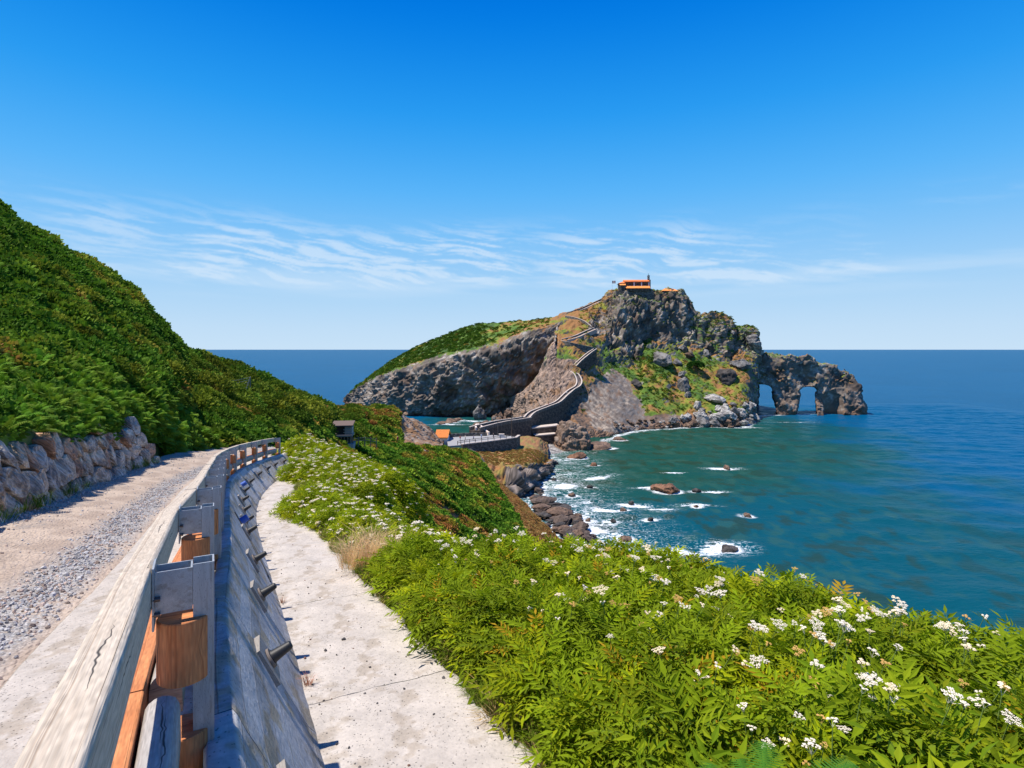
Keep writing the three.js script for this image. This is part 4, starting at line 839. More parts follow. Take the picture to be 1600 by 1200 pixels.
{
  const home = rail.position, inRail = (g) => { g.translate(-home.x, -home.y, -home.z); return g; };
  const s1 = sAt(2.65), step = sAt(4.65) - s1, first = -2, last = Math.round((END - s1) / step);
  const logProfile = []; for (let k = 0; k <= 8; k++) { const a = Math.PI * (1 + k / 8); logProfile.push([0.045 + 0.07 * Math.cos(a), 0.62 + 0.07 * Math.sin(a)]); } logProfile.push([0.115, 0.76], [-0.025, 0.76]);
  const r = rng(911);
  for (let i = first; i <= last; i++) {
    const s = s1 + i * step, q = frame(s), P = (u, v, k = 0) => on(s, u, v, k).sub(home);
    // post: steel channel with two timber cladding blocks
    const post = new THREE.Group(); post.name = 'post'; rail.add(post);
    const steel = (u0, u1, v0, v1, k0, k1) => { const g = new THREE.BoxGeometry(u1 - u0, v1 - v0, k1 - k0), c = P((u0 + u1) / 2, (v0 + v1) / 2, (k0 + k1) / 2), ang = Math.atan2(q.h.x, q.h.z); const a = g.attributes.uv; for (let z = 0; z < a.count; z++) a.setXY(z, a.getX(z) * 0.4, a.getY(z) * 0.6); g.rotateY(ang); g.translate(c.x, c.y, c.z); return g; };
    mesh('steel_post', merged([steel(0.245, 0.253, 0.0, 1.05, -0.055, 0.055), steel(0.165, 0.2445, 0.0, 1.05, -0.055, -0.047), steel(0.165, 0.2445, 0.0, 1.05, 0.047, 0.055)]), zinc, post);
    for (const [v0, v1] of [[0.245, 0.535], [0.775, 1.04]]) {
      const prof = []; for (let k = 0; k <= 20; k++) { const a = (k / 20) * Math.PI * 2; prof.push([Math.cos(a), Math.sin(a)]); }
      const pos = [], uv = [], idx = [], rad = 0.112, c = P(0.128, 0, 0);
      const lo = [[rad - 0.006, v0], [rad, v0 + 0.006], [rad, (v0 + v1) / 2], [rad, v1 - 0.006], [rad - 0.006, v1]];
      lo.forEach(([R, v]) => prof.forEach(([a, b], k) => { let x = Math.min(R * a, 0.112); const w = 1 + 0.012 * n2(a * 2 + i, b * 2); pos.push(c.x + (q.r.x * x + q.h.x * R * b) * w, c.y - v, c.z + (q.r.z * x + q.h.z * R * b) * w); uv.push(v + i * 0.37, k / 20 * 0.7); }));
      for (let a = 0; a < 4; a++) for (let k = 0; k < 20; k++) { const z = a * 21 + k; idx.push(z, z + 1, z + 22, z, z + 22, z + 21); }
      for (const [row, flip] of [[0, 1], [4, 0]]) { const z = pos.length / 3; pos.push(c.x, c.y - lo[row][1], c.z); uv.push(0.1 + i * 0.3, 0.1); const f0 = pos.length / 3; for (let k = 0; k <= 20; k++) { const o = (row * 21 + k) * 3; pos.push(pos[o], pos[o + 1], pos[o + 2]); uv.push(0.1 + i * 0.3 + prof[k][0] * 0.11, 0.1 + prof[k][1] * 0.11); } for (let k = 0; k < 20; k++) flip ? idx.push(z, f0 + k + 1, f0 + k) : idx.push(z, f0 + k, f0 + k + 1); }
      mesh('timber_block', geo(pos, idx, uv), orangeWood, post);
    }
    // bracket
    const br = new THREE.Group(); br.name = 'bracket'; rail.add(br);
    mesh('flange', merged([steel(0.0035, 0.0115, -0.012, 0.27, -0.075, 0.075)]), zinc, br);
    mesh('web', merged([steel(0.013, 0.163, 0.012, 0.205, -0.055, -0.048), steel(0.013, 0.163, 0.012, 0.205, 0.048, 0.055), steel(0.155, 0.163, 0.014, 0.205, -0.0475, 0.0475)]), zinc, br);
    for (const [u, v, k] of [[0.02, 0.13, -0.066], [0.02, 0.2, -0.066]]) { const b = new THREE.CylinderGeometry(0.011, 0.011, 0.03, 6), c = P(u, v, k); b.rotateZ(Math.PI / 2); b.rotateY(Math.atan2(q.h.x, q.h.z)); b.translate(c.x, c.y, c.z); mesh('bolt', b, boltMat, br); }
    if (i === last) continue;
    // timbers to the next post
    const sn = s + step, q2 = frame(sn), right = q.r.clone().add(q2.r).normalize(), gap = 0.006 + 0.004 * r(), dir = q2.p.clone().sub(q.p).normalize();
    const a = q.p.clone().addScaledVector(dir, gap).sub(home), b = q2.p.clone().addScaledVector(dir, -gap).sub(home), off = r() * 9;
    a.y += rnd(r, -0.006, 0.006);
    mesh('top_beam', bar(a, b, right, roundRect(-0.125, 0, 0, 0.2, 0.02), off, 0.003), greyWood, rail);
    mesh('lower_beam', bar(a, b, right, roundRect(-0.122, -0.032, 0.555, 0.745, 0.012), off + 3, 0.003), orangeWood, rail);
    const l = a.clone().addScaledVector(dir, 0.14), m = b.clone().addScaledVector(dir, -0.14);
    mesh('half_log', bar(l, m, right, logProfile, off + 5, 0.003), ashWood, rail);
  }
}

// ---- dry stone wall on the inner side of the road
{
  const s0 = sAt(7.4), s1 = sAt(24.8), L = s1 - s0, H = 1.62, r = rng(640);
  const dry = thing('stone_wall', 'rough wall of tan and grey field stones along the inner edge of the road', 'wall', undefined, on((s0 + s1) / 2, -3.35, 0.62));
  const seeds = [];
  for (let v = 0.1, row = 0; v < H + 0.5; row++) {
    const h = rnd(r, 0.44, 0.58);
    for (let u = -0.3 + rnd(r, 0, 0.4); u < L + 0.4;) { const w = rnd(r, 0.48, 1.1); seeds.push([u + w / 2, v + rnd(r, -0.2, 0.2), r()]); u += w; }
    v += h;
  }
  const topOf = (u) => H * (0.92 + 0.05 * n2(u * 0.6, 4)) * smooth(L + 0.3, L - 1.6, u) + 0.1;
  const tones = [[0.74, 0.56, 0.40], [0.70, 0.58, 0.46], [0.80, 0.68, 0.55], [0.62, 0.37, 0.24], [0.60, 0.52, 0.45], [0.80, 0.61, 0.45]].map((c) => stoneMat(...c, 1.3));
  mesh('earth_core', sweep(() => [[-3.62, 1.0], [-3.74, -0.1], [-3.9, -0.85], [-4.8, -1.0]], s0, s1 - 0.8, 0.8).translate(-dry.position.x, -dry.position.y, -dry.position.z), std({ color: lin(...C.soil) }), dry);
  for (const [i, [su, sv]] of seeds.entries()) {
    if (sv > topOf(su) || su < 0 || su > L) continue;
    let poly = [[su - 0.75, sv - 0.6], [su + 0.75, sv - 0.6], [su + 0.75, sv + 0.45], [su - 0.75, sv + 0.45]];
    for (const [j, [tu, tv]] of seeds.entries()) {
      if (i === j || Math.hypot(tu - su, tv - sv) > 1.7) continue;
      const nx = tu - su, ny = tv - sv, mx = (tu + su) / 2, my = (tv + sv) / 2, out = [];
      for (let k = 0; k < poly.length; k++) { const a = poly[k], b = poly[(k + 1) % poly.length], da = (a[0] - mx) * nx + (a[1] - my) * ny, db = (b[0] - mx) * nx + (b[1] - my) * ny; if (da <= 0) out.push(a); if (da * db < 0) { const t = da / (da - db); out.push([lerp(a[0], b[0], t), lerp(a[1], b[1], t)]); } }
      poly = out;
    }
    poly = poly.map(([a, b]) => [a, Math.max(b, -0.12)]);
    if (poly.length < 3) continue;
    // soften the outline: cut the corners once, then draw it in by a joint
    const cutCorner = []; for (let k = 0; k < poly.length; k++) { const a = poly[k], b = poly[(k + 1) % poly.length]; cutCorner.push([lerp(a[0], b[0], 0.24), lerp(a[1], b[1], 0.24)], [lerp(a[0], b[0], 0.76), lerp(a[1], b[1], 0.76)]); }
    const cx = cutCorner.reduce((s, q) => s + q[0], 0) / cutCorner.length, cy = cutCorner.reduce((s, q) => s + q[1], 0) / cutCorner.length, n = cutCorner.length;
    const ring = (k, depth, ku = 0, kv = 0) => cutCorner.map(([a, b], z) => { const l = Math.hypot(a - cx, b - cy) || 1, f = Math.max(0.1, 1 - 0.024 / l) * k * (1 + 0.05 * n2(z * 1.7 + i, k * 3)); return [cx + (a - cx) * f, cy + (b - cy) * f, depth + ku * (a - cx) + kv * (b - cy) + 0.02 * n2(z + i * 3, k * 7)]; });
    const out = rnd(r, -0.02, 0.13), ku = rnd(r, -0.22, 0.22), kv = rnd(r, -0.26, 0.06), rings = [ring(0.9, -0.34), ring(1, -0.12), ring(0.985, out * 0.8, ku * 0.9, kv * 0.9), ring(0.93, out + 0.018, ku, kv), ring(0.5, out + rnd(r, 0.015, 0.04), ku * rnd(r, 0.4, 1.4), kv)];
    const pos = [], uv = [], idx = [], spin = r() * 6;
    const world = ([a, b, w]) => on(s0 + a, -3.32 + w - 0.3 * b / H, 0.72 - b).sub(dry.position);
    rings.forEach((list) => list.forEach((q) => { const p = world(q); pos.push(p.x, p.y, p.z); uv.push(q[0] * 0.55 + i * 0.31, (q[1] + q[2]) * 0.55 + spin); }));
    for (let a = 0; a < rings.length - 1; a++) for (let k = 0; k < n; k++) { const z = a * n + k, y = a * n + (k + 1) % n; idx.push(z, y, y + n, z, y + n, z + n); }
    const p = world([cx, cy, out + 0.07]); const c = pos.length / 3; pos.push(p.x, p.y, p.z); uv.push(cx * 0.55 + i * 0.31, (cy + out + 0.07) * 0.55 + spin);
    for (let k = 0; k < n; k++) idx.push((rings.length - 1) * n + k, (rings.length - 1) * n + (k + 1) % n, c);
    const g = flat(geo(pos, idx, uv)), m = mesh('stone', g, tones[Math.floor(r() * tones.length)], dry);
  }
}
// ground on the seaward side of the walkway
{
  const g = sweep((s) => { const e = walkEdge(s), d = footDrop(s), at0 = (e, d) => [[e - 0.15, d + 0.35], [e + 0.02, d + 0.06], [e + 0.7, d + 0.05], [e + 2.2, d + 0.8], [e + 4.2, d + 3.4], [e + 8, d + 9], [e + 16, d + 20], [e + 24, d + 36]]; return subdivide(at0(e, d), 0.45, at0(0, 0)); }, 0.2, TLEN - 0.3, 0.4, { relief: (p, u, v, s, j) => { if (j > 1) p.y += 0.12 * fbm2(p.x / 1.1, p.z / 1.1, 3); } });
  const P = g.attributes.position, col = []; for (let i = 0; i < P.count; i++) { const p = V(P.getX(i), P.getY(i), P.getZ(i)), f = fbm3(p.x * 1.5, p.y * 1.5, p.z * 1.5, 3); col.push(...mul3(mix3(mix3(C.soil, C.deep, smooth(-0.3, 0.3, f)), C.straw, smooth(0.15, 0.5, f) * 0.5), 0.8)); }
  g.setAttribute('color', new THREE.BufferAttribute(new Float32Array(col), 3));
  structure('bank', g, earth);
}
// ---------------------------------------------------------------- vegetation
function leafMaterial(r, g, b, through = 0.42) { return new THREE.MeshPhysicalMaterial({ color: lin(r, g, b), roughness: 0.85, transmission: through, thickness: 0, side: THREE.DoubleSide, specularIntensity: 0.12 }); }
// one leaflet: a folded, drooping blade
function blade(out, base, dir, up, len, wid, droop) {
  const side = V().crossVectors(dir, up).normalize(), mid = base.clone().addScaledVector(dir, len * 0.42).addScaledVector(up, -droop * len * 0.12), tip = base.clone().addScaledVector(dir, len).addScaledVector(up, -droop * len * 0.55);
  const l = mid.clone().addScaledVector(side, -wid).addScaledVector(up, wid * 0.35), q = mid.clone().addScaledVector(side, wid).addScaledVector(up, wid * 0.35);
  for (const [a, b, c] of [[base, l, mid], [base, mid, q], [l, tip, mid], [mid, tip, q]]) out.push(a.x, a.y, a.z, b.x, b.y, b.z, c.x, c.y, c.z);
}
// pinnate leaf along +z, pairs of leaflets and one at the tip
function pinnate(out, M, L, pairs, wid) {
  const buf = [], up = V(0, 1, 0), at0 = (t) => V(0, -0.35 * L * t * t, L * t);
  for (let i = 0; i < pairs; i++) { const t = 0.25 + 0.68 * i / pairs, k = 1 - 0.35 * Math.abs(t - 0.55); for (const s of [-1, 1]) blade(buf, at0(t), V(s * 0.86, 0.12, 0.5 + 0.2 * t).normalize(), up, L * 0.46 * k, L * wid * k, 0.5); }
  for (let i = 0; i < 4; i++) { const a = at0(i * 0.235), b = at0((i + 1) * 0.235), w = 0.006 * L; buf.push(a.x - w, a.y, a.z, a.x + w, a.y, a.z, b.x, b.y, b.z, a.x + w, a.y, a.z, b.x + w, b.y, b.z, b.x, b.y, b.z); }
  blade(buf, at0(0.93), V(0, -0.5, 0.86), up, L * 0.4, L * wid, 0.3);
  const p = V(); for (let i = 0; i < buf.length; i += 3) { p.set(buf[i], buf[i + 1], buf[i + 2]).applyMatrix4(M); out.push(p.x, p.y, p.z); }
}
const leafPlace = (a, pitch, h, roll = 0) => new THREE.Matrix4().makeTranslation(0, h, 0).multiply(new THREE.Matrix4().makeRotationY(a)).multiply(new THREE.Matrix4().makeRotationX(pitch)).multiply(new THREE.Matrix4().makeRotationZ(roll));
function shootShape(seed, leaves, L, pairs, wid, stem) {       // an upright shoot, base at 0
  const r = rng(seed), out = [];
  for (let i = 0; i < leaves; i++) { const t = i / leaves, a = i * 2.4 + rnd(r, -0.3, 0.3); pinnate(out, leafPlace(a, lerp(0.15, -1.05, t) + rnd(r, -0.2, 0.2), lerp(0.12, stem, t), rnd(r, -0.3, 0.3)), L * rnd(r, 0.8, 1.1) * lerp(1, 0.72, t * t), pairs, wid); }
  return geo(out);
}
const fineShoots = [1, 2, 3].map((k) => shootShape(800 + k, 11, 0.29, 4, 0.06, 0.42)), roughShoots = [1, 2].map((k) => shootShape(820 + k, 11, 0.30, 3, 0.075, 0.45));
const oneLeaf = [1, 2, 3].map((k) => { const o = []; pinnate(o, new THREE.Matrix4(), 0.27 + 0.02 * k, 4, 0.06); return geo(o); });
// flat flower head: rays that carry small domes of florets
function corymb(seed, radius, rays, florets, size, stalk = 0) {
  const r = rng(seed), list = [];
  for (let i = 0; i < rays; i++) {
    const a = i * 2.4, q = radius * Math.sqrt((i + 0.4) / rays), cx = q * Math.cos(a), cz = q * Math.sin(a), cy = -0.18 * q + rnd(r, -0.004, 0.006), rr = radius * 0.34;
    for (let k = 0; k < florets; k++) { const b = k * 2.4, e = rr * Math.sqrt((k + 0.3) / florets), g = new THREE.OctahedronGeometry(size * rnd(r, 0.8, 1.2), 0); g.scale(1, 0.7, 1); g.rotateY(r() * 3); g.translate(cx + e * Math.cos(b), cy + 0.012 - e * e / rr * 0.5 + rnd(r, -0.002, 0.002), cz + e * Math.sin(b)); list.push(g); }
    const st = new THREE.CylinderGeometry(0.0016, 0.0016, 1, 3, 1, true), len = Math.hypot(q, 0.06); st.scale(1, len, 1); st.translate(0, -len / 2, 0); const m = new THREE.Matrix4().lookAt(V(0, -0.06, 0), V(cx, cy, cz), V(0, 0, 1)); st.rotateX(Math.PI / 2); st.applyMatrix4(m); st.translate(0, -0.06, 0); list.push(st);
  }
  if (stalk) { const st = new THREE.CylinderGeometry(0.0028, 0.004, stalk, 5, 1, true); st.translate(0, -0.06 - stalk / 2, 0); list.push(st); }
  return merged(list);
}
const HEADS = [corymb(1, 0.056, 6, 9, 0.0078), corymb(2, 0.068, 8, 8, 0.0078), corymb(3, 0.042, 4, 9, 0.0076), corymb(4, 0.05, 5, 6, 0.008), corymb(6, 0.034, 3, 8, 0.0075)], smallHead = corymb(5, 0.066, 5, 4, 0.015);
const petal = std({ color: lin(0.74, 0.66, 0.53), roughness: 0.8 }), budMat = std({ color: lin(0.55, 0.33, 0.09), roughness: 0.8 }), creamMat = std({ color: lin(0.82, 0.68, 0.46), roughness: 0.8 });
const elderGreen = leafMaterial(0.215, 0.295, 0.006), anyGreen = leafMaterial(1, 1, 1, 0.35);
function instanced(name, geometry, material, list, parent = scene, userData) {   // list of {p, s, q, c}
  const im = new THREE.InstancedMesh(geometry, material, list.length), M = new THREE.Matrix4();
  list.forEach((o, i) => { M.compose(o.p, o.q, typeof o.s === 'number' ? V(o.s, o.s, o.s) : o.s); im.setMatrixAt(i, M); if (o.c) im.setColorAt(i, lin(...o.c)); });
  im.name = parent === scene ? numbered(name) : name; im.userData = { kind: 'stuff', ...userData }; parent.add(shade(im));
  return im;
}
const turnTo = (up, spin) => new THREE.Quaternion().setFromUnitVectors(V(0, 1, 0), up.clone().normalize()).multiply(new THREE.Quaternion().setFromAxisAngle(V(0, 1, 0), spin));
function nearestS(x, d) { let best = 1e9, s = 0; for (let i = 0; i < FRAMES.length; i += 6) { const f = FRAMES[i].p, e = (f.x - x) ** 2 + (f.z + d) ** 2; if (e < best) { best = e; s = i / 1400 * TLEN; } } return s; }

// ---- the flowering bank right beside the camera
{
  const bush = thing('elder_shrub', 'large bank of bright green elder with white flower heads filling the right foreground', 'shrub', 'flowering elder shrubs', V(1.5, EYE - 3.6, -5));
  const home = bush.position, r = rng(1234);
  const crest = [[8, 0.5], [6.6, 2.5], [5.4, 4.2], [4.84, 5.4], [4.15, 6.3], [3.35, 7.5], [2.86, 8.6], [1.7, 10.0], [-0.45, 10.4], [-1.6, 10.8]];
  const beyond = (x, d) => { let best = 1e9, side = 0; for (let i = 0; i < crest.length - 1; i++) { const [ax, ad] = crest[i], [bx, bd] = crest[i + 1], vx = bx - ax, vd = bd - ad, t = clamp(((x - ax) * vx + (d - ad) * vd) / (vx * vx + vd * vd)), e = Math.hypot(x - ax - vx * t, d - ad - vd * t); if (e < best) { best = e; side = Math.sign((x - ax) * vd - (d - ad) * vx); } } return best * side; };
  const top = (x, d) => {                                       // height of the canopy below the eye, and how far in from the walkway
    const s = nearestS(x, d), f = frame(s), u = (x - f.p.x) * f.r.x + (-d - f.p.z) * f.r.z, e = u - walkEdge(s) + 0.1 * n2(x * 3, d * 3), ground = EYE - f.p.y + footDrop(s) + 0.05;
    const plane = 1.98 + 0.155 * d - 0.36 * fbm2(x * 0.7, d * 0.7, 2) - 0.13 * n2(x * 2.1, d * 2.1);
    const b = beyond(x, d), rise = ground - 1.3 * Math.sqrt(clamp((e - 0.12) / 1.0));
    return { h: Math.max(plane, rise) + (b > 0 ? b * b * 1.1 + b * 0.35 : 0), e, b };
  };
  const shoots = [[], [], []], loose = [], cand = [];
  for (let k = 0; k < 14000 && cand.length < 3700; k++) {
    const d = 2 + 9.6 * Math.pow(r(), 0.8), x = rnd(r, -2.6, 6.6), t = top(x, d);
    if (t.e < 0.28 || t.b > 1.0 || x / d > 1.15) continue;
    const layer = cand.length % 5 < 3 ? rnd(r, -0.04, 0.1) : rnd(r, 0.15, 0.75);
    cand.push({ x, d, y: EYE - t.h - layer, layer, e: t.e });
  }
  for (const c of cand) {
    const s = rnd(r, 0.9, 1.4), g = 0.05, nx = -(top(c.x + 0.15, c.d).h - top(c.x - 0.15, c.d).h), nd = -(top(c.x, c.d + 0.15).h - top(c.x, c.d - 0.15).h);
    const q = turnTo(V(-nx * 0.9 + rnd(r, -0.25, 0.25), 1, nd * 0.9 + rnd(r, -0.25, 0.25)), r() * 6.3), tone = rnd(r, 0.6, 1.3), yel = r();
    const o = { p: V(c.x, c.y - 0.42 * s, -c.d).sub(home), s, q, c: yel < 0.025 ? [2.2, 1.0, 2.5] : yel < 0.2 ? [1.5 * tone, 1.25 * tone, 0.8] : [tone, tone, tone] };
    const close = Math.hypot(c.x - 0.6, c.d - 3.2);
    if (c.layer < 0.05 && loose.length < 27 && c.d < 4.2 && c.x / c.d < 0.85 && c.x / c.d > 0.1) loose.push(o); else shoots[Math.floor(r() * 3)].push(o);
  }
  shoots.forEach((list, i) => instanced('foliage', fineShoots[i], elderGreen, list, bush));
  // the nearest shoots leaf by leaf
  const tints = [leafMaterial(0.215, 0.295, 0.006), leafMaterial(0.27, 0.34, 0.008), leafMaterial(0.15, 0.24, 0.006)];
  for (const o of loose) for (let i = 0; i < 11; i++) {
    const t = i / 11, m = leafPlace(i * 2.4 + rnd(r, -0.3, 0.3), lerp(0.15, -1.05, t) + rnd(r, -0.2, 0.2), lerp(0.12, 0.42, t), rnd(r, -0.3, 0.3)), M = new THREE.Matrix4().compose(o.p, o.q, V(o.s, o.s, o.s)).multiply(m), leaf = mesh('leaf', oneLeaf[i % 3], tints[(i + Math.floor(r() * 3)) % 3], bush);
    M.decompose(leaf.position, leaf.quaternion, leaf.scale);
  }
  // flower heads
  let n = 0; const stalks = [];
  for (let k = 0; k < 12000 && n < 299; k++) {
    const d = 1.9 / (0.18 + 0.38 * Math.pow(r(), 2.4)), x = d * rnd(r, -0.2, 0.92), t = top(x, d);
    if (t.e < 0.6 || t.b > 0.4 || d > 11 || fbm2(x * 0.8 + 5, d * 0.8, 2) + rnd(r, -0.2, 0.9) < 0) continue;
    const kind = r(), m = mesh('flower_head', HEADS[Math.floor(r() * 5)], kind < 0.55 ? petal : kind < 0.78 ? creamMat : budMat, bush), s = rnd(r, 0.5, 1.05) * (kind > 0.78 ? 0.85 : 1);
    m.position.set(x, EYE - t.h + rnd(r, 0.16, 0.3), -d).sub(home); m.scale.set(s, s, s); m.quaternion.copy(turnTo(V(rnd(r, -0.35, 0.35), 1, rnd(r, -0.1, 0.5)), r() * 6)); n++;
    stalks.push({ p: m.position.clone(), s: V(1, s, 1), q: m.quaternion.clone() });
    if (kind >= 0.78) m.userData.label = 'tan flower head still in bud';
  }
  const stalkShape = new THREE.CylinderGeometry(0.0026, 0.004, 0.3, 5, 1, true); stalkShape.translate(0, -0.2, 0); instanced('flower_stalks', stalkShape, std({ color: lin(0.16, 0.24, 0.04) }), stalks, bush);
  // stems that carry it
  const stems = []; for (let k = 0; k < 90; k++) { const c = cand[Math.floor(r() * cand.length)], L = 1.15, g = new THREE.CylinderGeometry(0.008, 0.014, L, 5, 1, true); g.rotateZ(rnd(r, -0.15, 0.15)); g.translate(c.x - home.x, c.y - L / 2 - 0.15 - home.y, -c.d - home.z); stems.push(g); }
  const st = mesh('stem', merged(stems), std({ color: lin(0.10, 0.13, 0.03) }), bush); st.userData.kind = 'stuff';
}
// ---- the mounds further along the walkway
function mound(label, A, B, W, H, count, flowers, seed, flowerBias) {
  const r = rng(seed), home = V((A[0] + B[0]) / 2, EYE - (A[1] + B[1]) / 2 - H, -(A[2] + B[2]) / 2), o = thing('elder_shrub', label, 'shrub', 'flowering elder shrubs', home);
  const a = V(A[0], 0, -A[2]), b = V(B[0], 0, -B[2]), L = a.distanceTo(b), dir = b.clone().sub(a).normalize(), side = V(-dir.z, 0, dir.x);
  const place = () => {
    const t = rnd(r, -0.12, 1.12), l = rnd(r, -1, 1), end = Math.max(0, -t, t - 1) / 0.12, p = a.clone().addScaledVector(dir, t * L).addScaledVector(side, l * W * Math.sqrt(1 - 0.6 * end * end));
    const edge = Math.pow(Math.abs(l), 2.6) * H + end * end * H * 0.8; p.y = EYE - lerp(A[1], B[1], clamp(t)) - edge + 0.35 * fbm2(p.x * 0.7, p.z * 0.7, 3) + 0.12 * n2(p.x * 2.1, p.z * 2.1);
    return { p, tilt: V().addScaledVector(side, 1.5 * Math.sign(l) * Math.pow(Math.abs(l), 1.6)).addScaledVector(dir, (t < 0 ? -1 : t > 1 ? 1 : 0) * end).add(V(0, 1, 0)) };
  };
  const lists = [[], []];
  for (let k = 0; k < count; k++) { const q = place(), s = rnd(r, 0.8, 1.25), tone = rnd(r, 0.75, 1.25), y = r() < 0.4; if (k % 3 === 0) q.p.y -= rnd(r, 0.1, 0.5); lists[k % 2].push({ p: q.p.addScaledVector(q.tilt.clone().normalize(), -0.4 * s).sub(home), s, q: turnTo(q.tilt.add(V(rnd(r, -0.3, 0.3), 0, rnd(r, -0.3, 0.3))), r() * 6.3), c: y ? [1.7 * tone, 1.35 * tone, 0.8] : [tone, tone, tone] }); }
  lists.forEach((l, i) => instanced('foliage', roughShoots[i], elderGreen, l, o));
  const f = [[], []]; for (let k = 0; k < flowers; k++) { const q = place(); q.p.y += rnd(r, 0.06, 0.2); f[r() < 0.72 ? 0 : 1].push({ p: q.p.sub(home), s: rnd(r, 0.7, 1.3), q: turnTo(q.tilt.multiplyScalar(0.4).add(V(0, 1, 0)), r() * 6) }); }
  instanced('flower_heads', smallHead, petal, f[0], o); instanced('bud_heads', smallHead, creamMat, f[1], o);
}
mound('elder shrub thick with white flowers beyond the dry grass clump by the walkway', [-6.75, 4.78, 19.6], [-1.75, 4.45, 12.6], 1.75, 1.5, 1500, 480, 51);
mound('middle elder mound of the three along the walkway, pale with flowers', [-9.7, 5.1, 27], [-5.7, 5.3, 22.4], 1.7, 1.5, 1000, 420, 52);
mound('farthest elder mound beside the end of the guardrail', [-12.1, 5.2, 33.2], [-5.6, 5.6, 25.4], 2.1, 1.7, 1500, 480, 53);

// ---- scrub on the hillside, the gully and the islet
function clump(seed, n, leaf, flatness = 0.75) {                // dome of small leaves, radius about 0.5
  const r = rng(seed), pos = [];
  for (let i = 0; i < n; i++) {
    const a = r() * 6.3, y = Math.pow(r(), 0.7), q = Math.sqrt(1 - y * y * 0.9) * rnd(r, 0.55, 1), R = 0.5 * (1 + 0.25 * n3(Math.cos(a) * 1.5, y * 2, Math.sin(a) * 1.5 + seed)), c = V(Math.cos(a) * q * R, y * R * flatness * 1.2, Math.sin(a) * q * R);
    const dir = c.clone().normalize().add(V(rnd(r, -0.7, 0.7), rnd(r, -0.2, 0.8), rnd(r, -0.7, 0.7))).normalize(), side = V().crossVectors(dir, V(rnd(r, -1, 1), rnd(r, -1, 1), rnd(r, -1, 1))).normalize(), l = leaf * rnd(r, 0.7, 1.4), w = l * 0.36, m = c.clone().addScaledVector(dir, l * 0.5), t = c.clone().addScaledVector(dir, l);
    const s1 = m.clone().addScaledVector(side, w), s2 = m.clone().addScaledVector(side, -w);
    pos.push(c.x, c.y, c.z, s1.x, s1.y, s1.z, t.x, t.y, t.z, c.x, c.y, c.z, t.x, t.y, t.z, s2.x, s2.y, s2.z);
  }
  return geo(pos);
}
function frondClump(seed, fronds, L, pinnae = 11, wide = 0.27) {
  const r = rng(seed), pos = [];
  for (let i = 0; i < fronds; i++) {
    const a = i * 2.4 + r(), lean = rnd(r, 0.35, 1.0), len = L * rnd(r, 0.7, 1.1), d = V(Math.cos(a), 0, Math.sin(a)), side = V(-d.z, 0, d.x), P = (t) => d.clone().multiplyScalar(len * lean * t).add(V(0, len * (1.0 * t - 0.62 * lean * t * t), 0));
    for (let k = 0; k < pinnae; k++) { const t = 0.2 + 0.8 * k / pinnae, b = P(t), w = wide * len * Math.sin(Math.PI * (0.18 + 0.8 * (1 - t))), f = P(Math.min(1, t + 0.75 / pinnae)); for (const s of [-1, 1]) { const e = b.clone().addScaledVector(side, s * w).addScaledVector(d, w * 0.35).add(V(0, -w * 0.2, 0)); pos.push(b.x, b.y, b.z, f.x, f.y, f.z, e.x, e.y, e.z); } }
  }
  return geo(pos);
}
const shrubShape = (seed) => { const r = rng(seed), list = []; for (let i = 0; i < 10; i++) { const g = clump(seed * 10 + i, 110, 0.15), a = i * 2.4, q = 0.85 * Math.sqrt(i / 10); g.scale(1.1, 1.1, 1.1); g.rotateX(0.5 * q * Math.sin(a)); g.rotateZ(-0.5 * q * Math.cos(a)); g.translate(q * Math.cos(a), 0.55 * (1 - q * q) + rnd(r, -0.1, 0.15), q * Math.sin(a)); list.push(g); } return merged(list); };
const SHRUBS = [shrubShape(7), shrubShape(8)];
const CLUMPS = [clump(71, 120, 0.15), clump(72, 120, 0.15), clump(73, 110, 0.18)], COARSE = [clump(74, 90, 0.24), clump(75, 90, 0.26)], FERNS = [frondClump(76, 11, 0.75), frondClump(77, 9, 0.85)];
const FINEFERN = frondClump(78, 8, 0.6, 26, 0.22);
const pickTone = (p, dry, r) => { const a = fbm3(p.x / 7, p.y / 7, p.z / 7, 3) + dry - 0.5 + rnd(r, -0.22, 0.22), k = rnd(r, 0.7, 1.35); let c = mix3([0.062, 0.135, 0.010], [0.125, 0.185, 0.014], smooth(-0.3, 0.1, a)); c = mix3(c, [0.23, 0.195, 0.024], smooth(0.05, 0.3, a)); c = mix3(c, [0.27, 0.125, 0.036], smooth(0.28, 0.55, a)); return mul3(c, k); };
